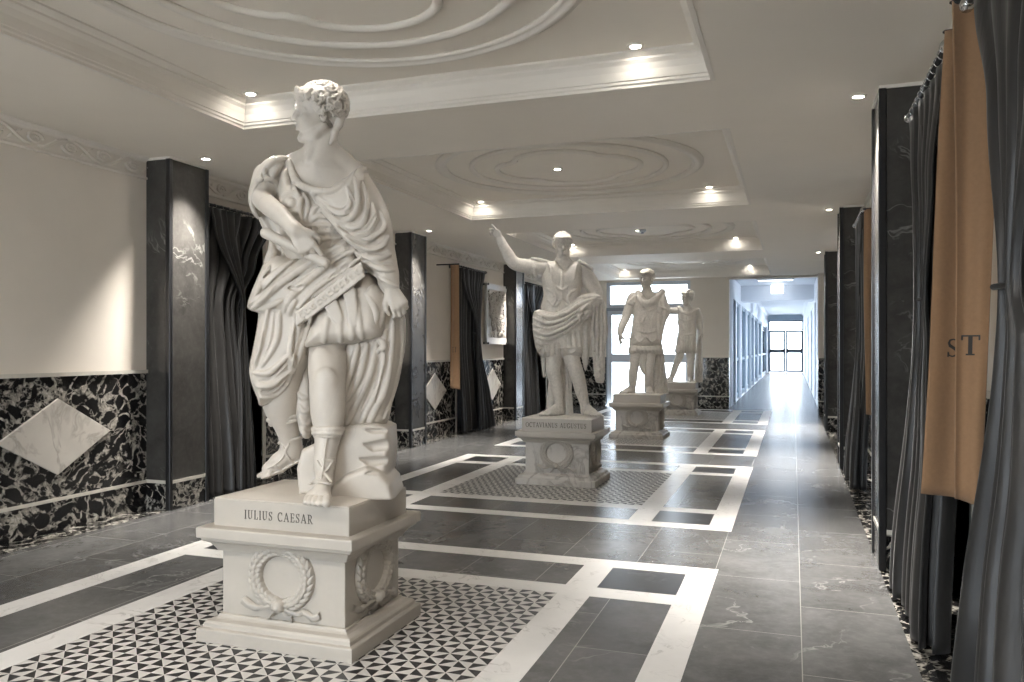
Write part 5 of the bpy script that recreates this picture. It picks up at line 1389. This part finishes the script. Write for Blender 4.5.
def build_third():
    fr = Frame(*PED[2]); m = M['statue_old']
    root = fr.root('statue', 'armoured marble statue with lowered right arm, third from the viewer before the glazing', 'statue', STG)
    V = .52
    C = Carve(fr, (612, 676), (268, 398), (-18, 20), V)
    hd = Head((646.5, 278.8, 2), 18.2, (-.55, .06, .83), (.06, -1, .06)); hd.face(C)
    C.chain([(647, 285, 0, 3.6), (647, 291, 0, 4.4), (647, 297, 0, 7)], 3); C.chain([(637, 296, 0, 4), (658, 296, 0, 4)], 3)
    C.ell((646, 312, 0), (13.5, 16, 8), 3); C.ell((646, 335, 0), (14, 15, 8.5), 4)
    C.chain([(633, 297, 0, 5.0), (629.5, 306, 0, 4.2), (626, 317, 1, 3.8), (622, 326, 4, 3.2), (620, 334, 6, 2.4)], 2, n=16)
    hand(C, (620, 333.5, 6), (-.02, 1, .12), (.5, 0, .8), 12, (.35, .45, .5, .55), .1, pn=(.8, .1, -.5))
    C.chain([(659, 297, 0, 5), (665, 307, 2, 4.4), (663, 316, 7, 3.4)], 2)
    hand(C, (663, 315, 7), (-.4, -.75, .5), (-.6, .3, .6), 11, .8, .1, pn=(-.4, -.3, -.8))
    C.chain([(638, 346, 1, 6.5), (635.3, 358, 2, 4.6), (634, 368, 3, 4.0), (633, 373, 3, 3.8), (632.8, 380, 1, 3.7), (632.4, 387, 0, 2.7), (631.6, 390.5, 0, 2.6)], 2, n=18)
    foot(C, (631.6, 389.5, 0), (-.75, .65), .645, .25, 2.6, -1)
    C.chain([(650, 346, 1, 6.5), (650, 358, 3, 4.6), (649.6, 368, 4, 4.0), (649, 376, 4, 3.8), (648.6, 383, 2, 3.6), (649, 389, 1, 2.6), (649, 390.5, 1, 2.6)], 2, n=18)
    foot(C, (649, 389.5, 1), (-.1, 1), .645, .25, 2.6, -1)
    C.mesh('body', m, root, 0)
    H = Carve(fr, (636, 658), (267, 290), (-10, 14), .36); hd.hair(H, 6, .30, 200, .06); H.mesh('hair', m, root, 0)
    C = Carve(fr, (622, 668), (288, 360), (-14, 18), V)
    C.pillow([(636, 292), (642, 293), (647, 298), (653, 292), (660, 293), (663, 300), (661, 318), (660, 330), (661, 347), (645, 348), (630, 347), (631, 332), (633, 316), (631.5, 303)], 0, 10, 8, 1.5)
    for P in ([(637, 308), (646, 311), (656, 308)], [(639, 314), (642, 322), (646, 315), (650, 322), (654, 314)], [(636, 330), (646, 333), (657, 330)], [(640, 318), (641, 328)], [(652, 318), (652, 328)], [(634, 337), (640, 342), (646, 337), (652, 342), (658, 337)], [(646, 300), (646, 314)]): C.stroke(P, 1.0, .9, k=.5, n=12)
    C.chain([(630, 347, 4, 1.0), (645, 348, 9, 1.0), (661, 347, 4, 1.0)], .5, n=10)
    C.mesh('cuirass', m, root, 0)
    C = Carve(fr, (624, 668), (294, 380), (-14, 18), V)
    C.pillow([(630, 343), (646, 344), (661, 343), (661, 354), (646, 355), (629, 354)], 0, 10.4, 7, 1)
    for i in range(8): u = 632+i*3.8; C.stroke([(u, 347), (u-.2, 354)], 1.2, .55, k=.4, n=6, taper=.9)
    C.pillow([(639, 350), (646.5, 350), (646, 370), (645, 375), (641, 371), (638.5, 362)], 3, 4.5, 2.5, 1)
    C.mesh('tunic', m, root, 0); C = Carve(fr, (624, 640), (290, 310), (-8, 14), .45)
    C.pillow([(636, 293), (631, 297), (626.5, 303.5), (632, 306.5), (636, 304)], 2, 6, 3, 1)
    for P in ([(634, 296), (628, 304)], [(636, 298), (632, 306)]): C.stroke(P, 1, .9, k=.4, n=6)
    C.mesh('sleeve', m, root, 0)
    C = Carve(fr, (630, 674), (286, 398), (-18, 22), V)
    C.chain([(638, 292, 3, 2.6), (639, 299, 8, 2.6), (645, 303, 11, 2.6), (652, 301, 10, 2.6), (658, 296, 7, 2.8), (662, 292, 3, 3.0)], 1, n=20)
    C.stroke([(637, 296), (643, 305.5), (653, 304), (660, 298)], 1.3, 1.2, n=14); C.ball(662.5, 291.5, 4, 2.2)
    C.pillow([(654, 300), (664, 293), (668, 304), (670, 314), (666, 322), (662, 340), (661, 352), (655, 340), (652, 320)], 2, 8, 5, 1.5)
    for P in ([(656, 304), (655, 322), (657, 342)], [(660, 302), (660, 322), (660, 342)], [(664, 300), (665, 316), (662, 330)], [(660, 306), (666, 309), (669, 313)]): C.stroke(P, 1.4, 1.4, k=.5, n=12)
    C.mesh('cloak', m, root, 0)
    C = Carve(fr, (648, 676), (340, 398), (-20, 10), V)
    C.pillow([(655, 342), (662, 346), (665, 368), (667.5, 397), (653, 397), (653.5, 370)], -5, 7, 5, 1.5, edge=.3)
    for P in ([(657, 350), (657, 375), (656, 394)], [(661, 352), (662, 380), (663, 394)]): C.stroke(P, .9, .9, op='cut', n=10, guess=0)
    C.mesh('trunk_support', m, root, 0)
    C = Carve(fr, (616, 632), (326, 352), (-2, 14), .4)
    C.chain([(619.5, 336, 6, 1.0), (620.2, 346.5, 7, 1.0)], .5); C.chain([(620, 338.5, 6, .75), (631, 338.5, 3, .75)], .5)
    C.mesh('sword_hilt', m, root, 0)
    return root
def build_fourth():
    fr = Frame(*PED[3]); m = M['statue_old']
    root = fr.root('statue', 'farthest marble statue, slim and striding, half hidden behind the third one', 'statue', STG)
    V = .46
    C = Carve(fr, (662, 708), (288, 386), (-14, 16), V)
    hd = Head((686.8, 297.8, 1), 14.8, (-.70, .10, .70), (.05, -1, .05)); hd.face(C)
    C.chain([(687, 303, 0, 2.8), (687.4, 308, 0, 3.4), (687, 312, 0, 5)], 2); C.chain([(680, 310, 0, 3), (696, 311, 0, 3)], 2)
    C.ell((686.5, 322, 0), (9, 12, 6), 2); C.ell((686, 340, 0), (9.5, 11, 6), 3)
    C.chain([(679.5, 310.5, 0, 3.6), (674, 311, 1, 3.2), (668, 309.5, 3, 2.4)], 1.5); hand(C, (668, 309.5, 3), (-1, -.2, .2), (0, -1, .2), 8.5, .4, .1, pn=(0, .3, .9))
    C.chain([(697, 311.5, 0, 3.6), (699, 320, -1, 3.2), (699.5, 327, 1, 2.8), (701.5, 334, 3, 2.0)], 1.5); hand(C, (701.4, 333.5, 3), (.1, 1, .2), (-.6, 0, .8), 8, .6, .1, pn=(-.8, 0, -.5))
    C.chain([(682, 345, 0, 5.2), (679.5, 356, 1, 3.8), (676, 365, 1, 3.0), (674, 371, 0, 2.8), (671.8, 377, -1, 2.1), (671, 379.5, -1, 2.0)], 1.5, n=14); foot(C, (671, 379, -1), (-.7, .7), .645, .24, 2.0, -1)
    C.chain([(690, 345, 0, 5.2), (690.5, 356, 1, 3.8), (690.6, 366, 2, 3.1), (690.4, 372, 1, 2.8), (690.2, 377.5, 0, 2.1), (690, 379.5, 0, 2.0)], 1.5, n=14); foot(C, (690, 379, 0), (0, 1), .645, .24, 2.0, -1)
    C.mesh('body', m, root, 0)
    H = Carve(fr, (678, 697), (288, 307), (-8, 10), .32); hd.hair(H, 8, .30, 160, .065); H.mesh('hair', m, root, 0)
    C = Carve(fr, (672, 702), (305, 356), (-10, 14), V)
    C.pillow([(680, 308.5), (687, 311), (694, 308.5), (697, 314), (695.5, 326), (696, 342), (696.5, 353), (686, 353.5), (675, 353), (677, 340), (678.5, 326), (677.5, 314)], 0, 7.6, 6, 1)
    for P in ([(679, 318), (686, 321), (694, 318)], [(678, 333), (687, 335), (695, 333)], [(682, 322), (684, 330)], [(691, 322), (690, 330)], [(687, 312), (687, 330)]): C.stroke(P, .9, .8, k=.4, n=8)
    for i in range(7): u = 677.5+i*2.9; C.stroke([(u+.3, 337), (u-.2, 352)], 1.1, .9, k=.3, n=8, taper=.9)
    C.mesh('tunic', m, root, 0)
    C = Carve(fr, (674, 706), (304, 386), (-14, 12), V)
    C.chain([(679, 308, 2, 2), (683, 313, 5, 2), (690, 313.5, 6, 2), (697, 309.5, 2, 2.2)], 1, n=12)
    C.pillow([(697, 310), (701.5, 314), (702.5, 328), (702, 345), (702.5, 364), (701.5, 384), (694.5, 384), (695, 360), (697, 335)], -4, 5, 3, 1, edge=.3)
    for P in ([(698, 340), (698, 362), (697, 380)], [(700.5, 338), (700.5, 360), (700, 380)], [(699, 313), (700.5, 326)]): C.stroke(P, .9, .9, k=.3, n=8, guess=5)
    C.mesh('cloak', m, root, 0)
    return root
for i, fn in enumerate((build_octavian, build_third, build_fourth)):
    r_ = fn(); ground_slab(r_, i+1)
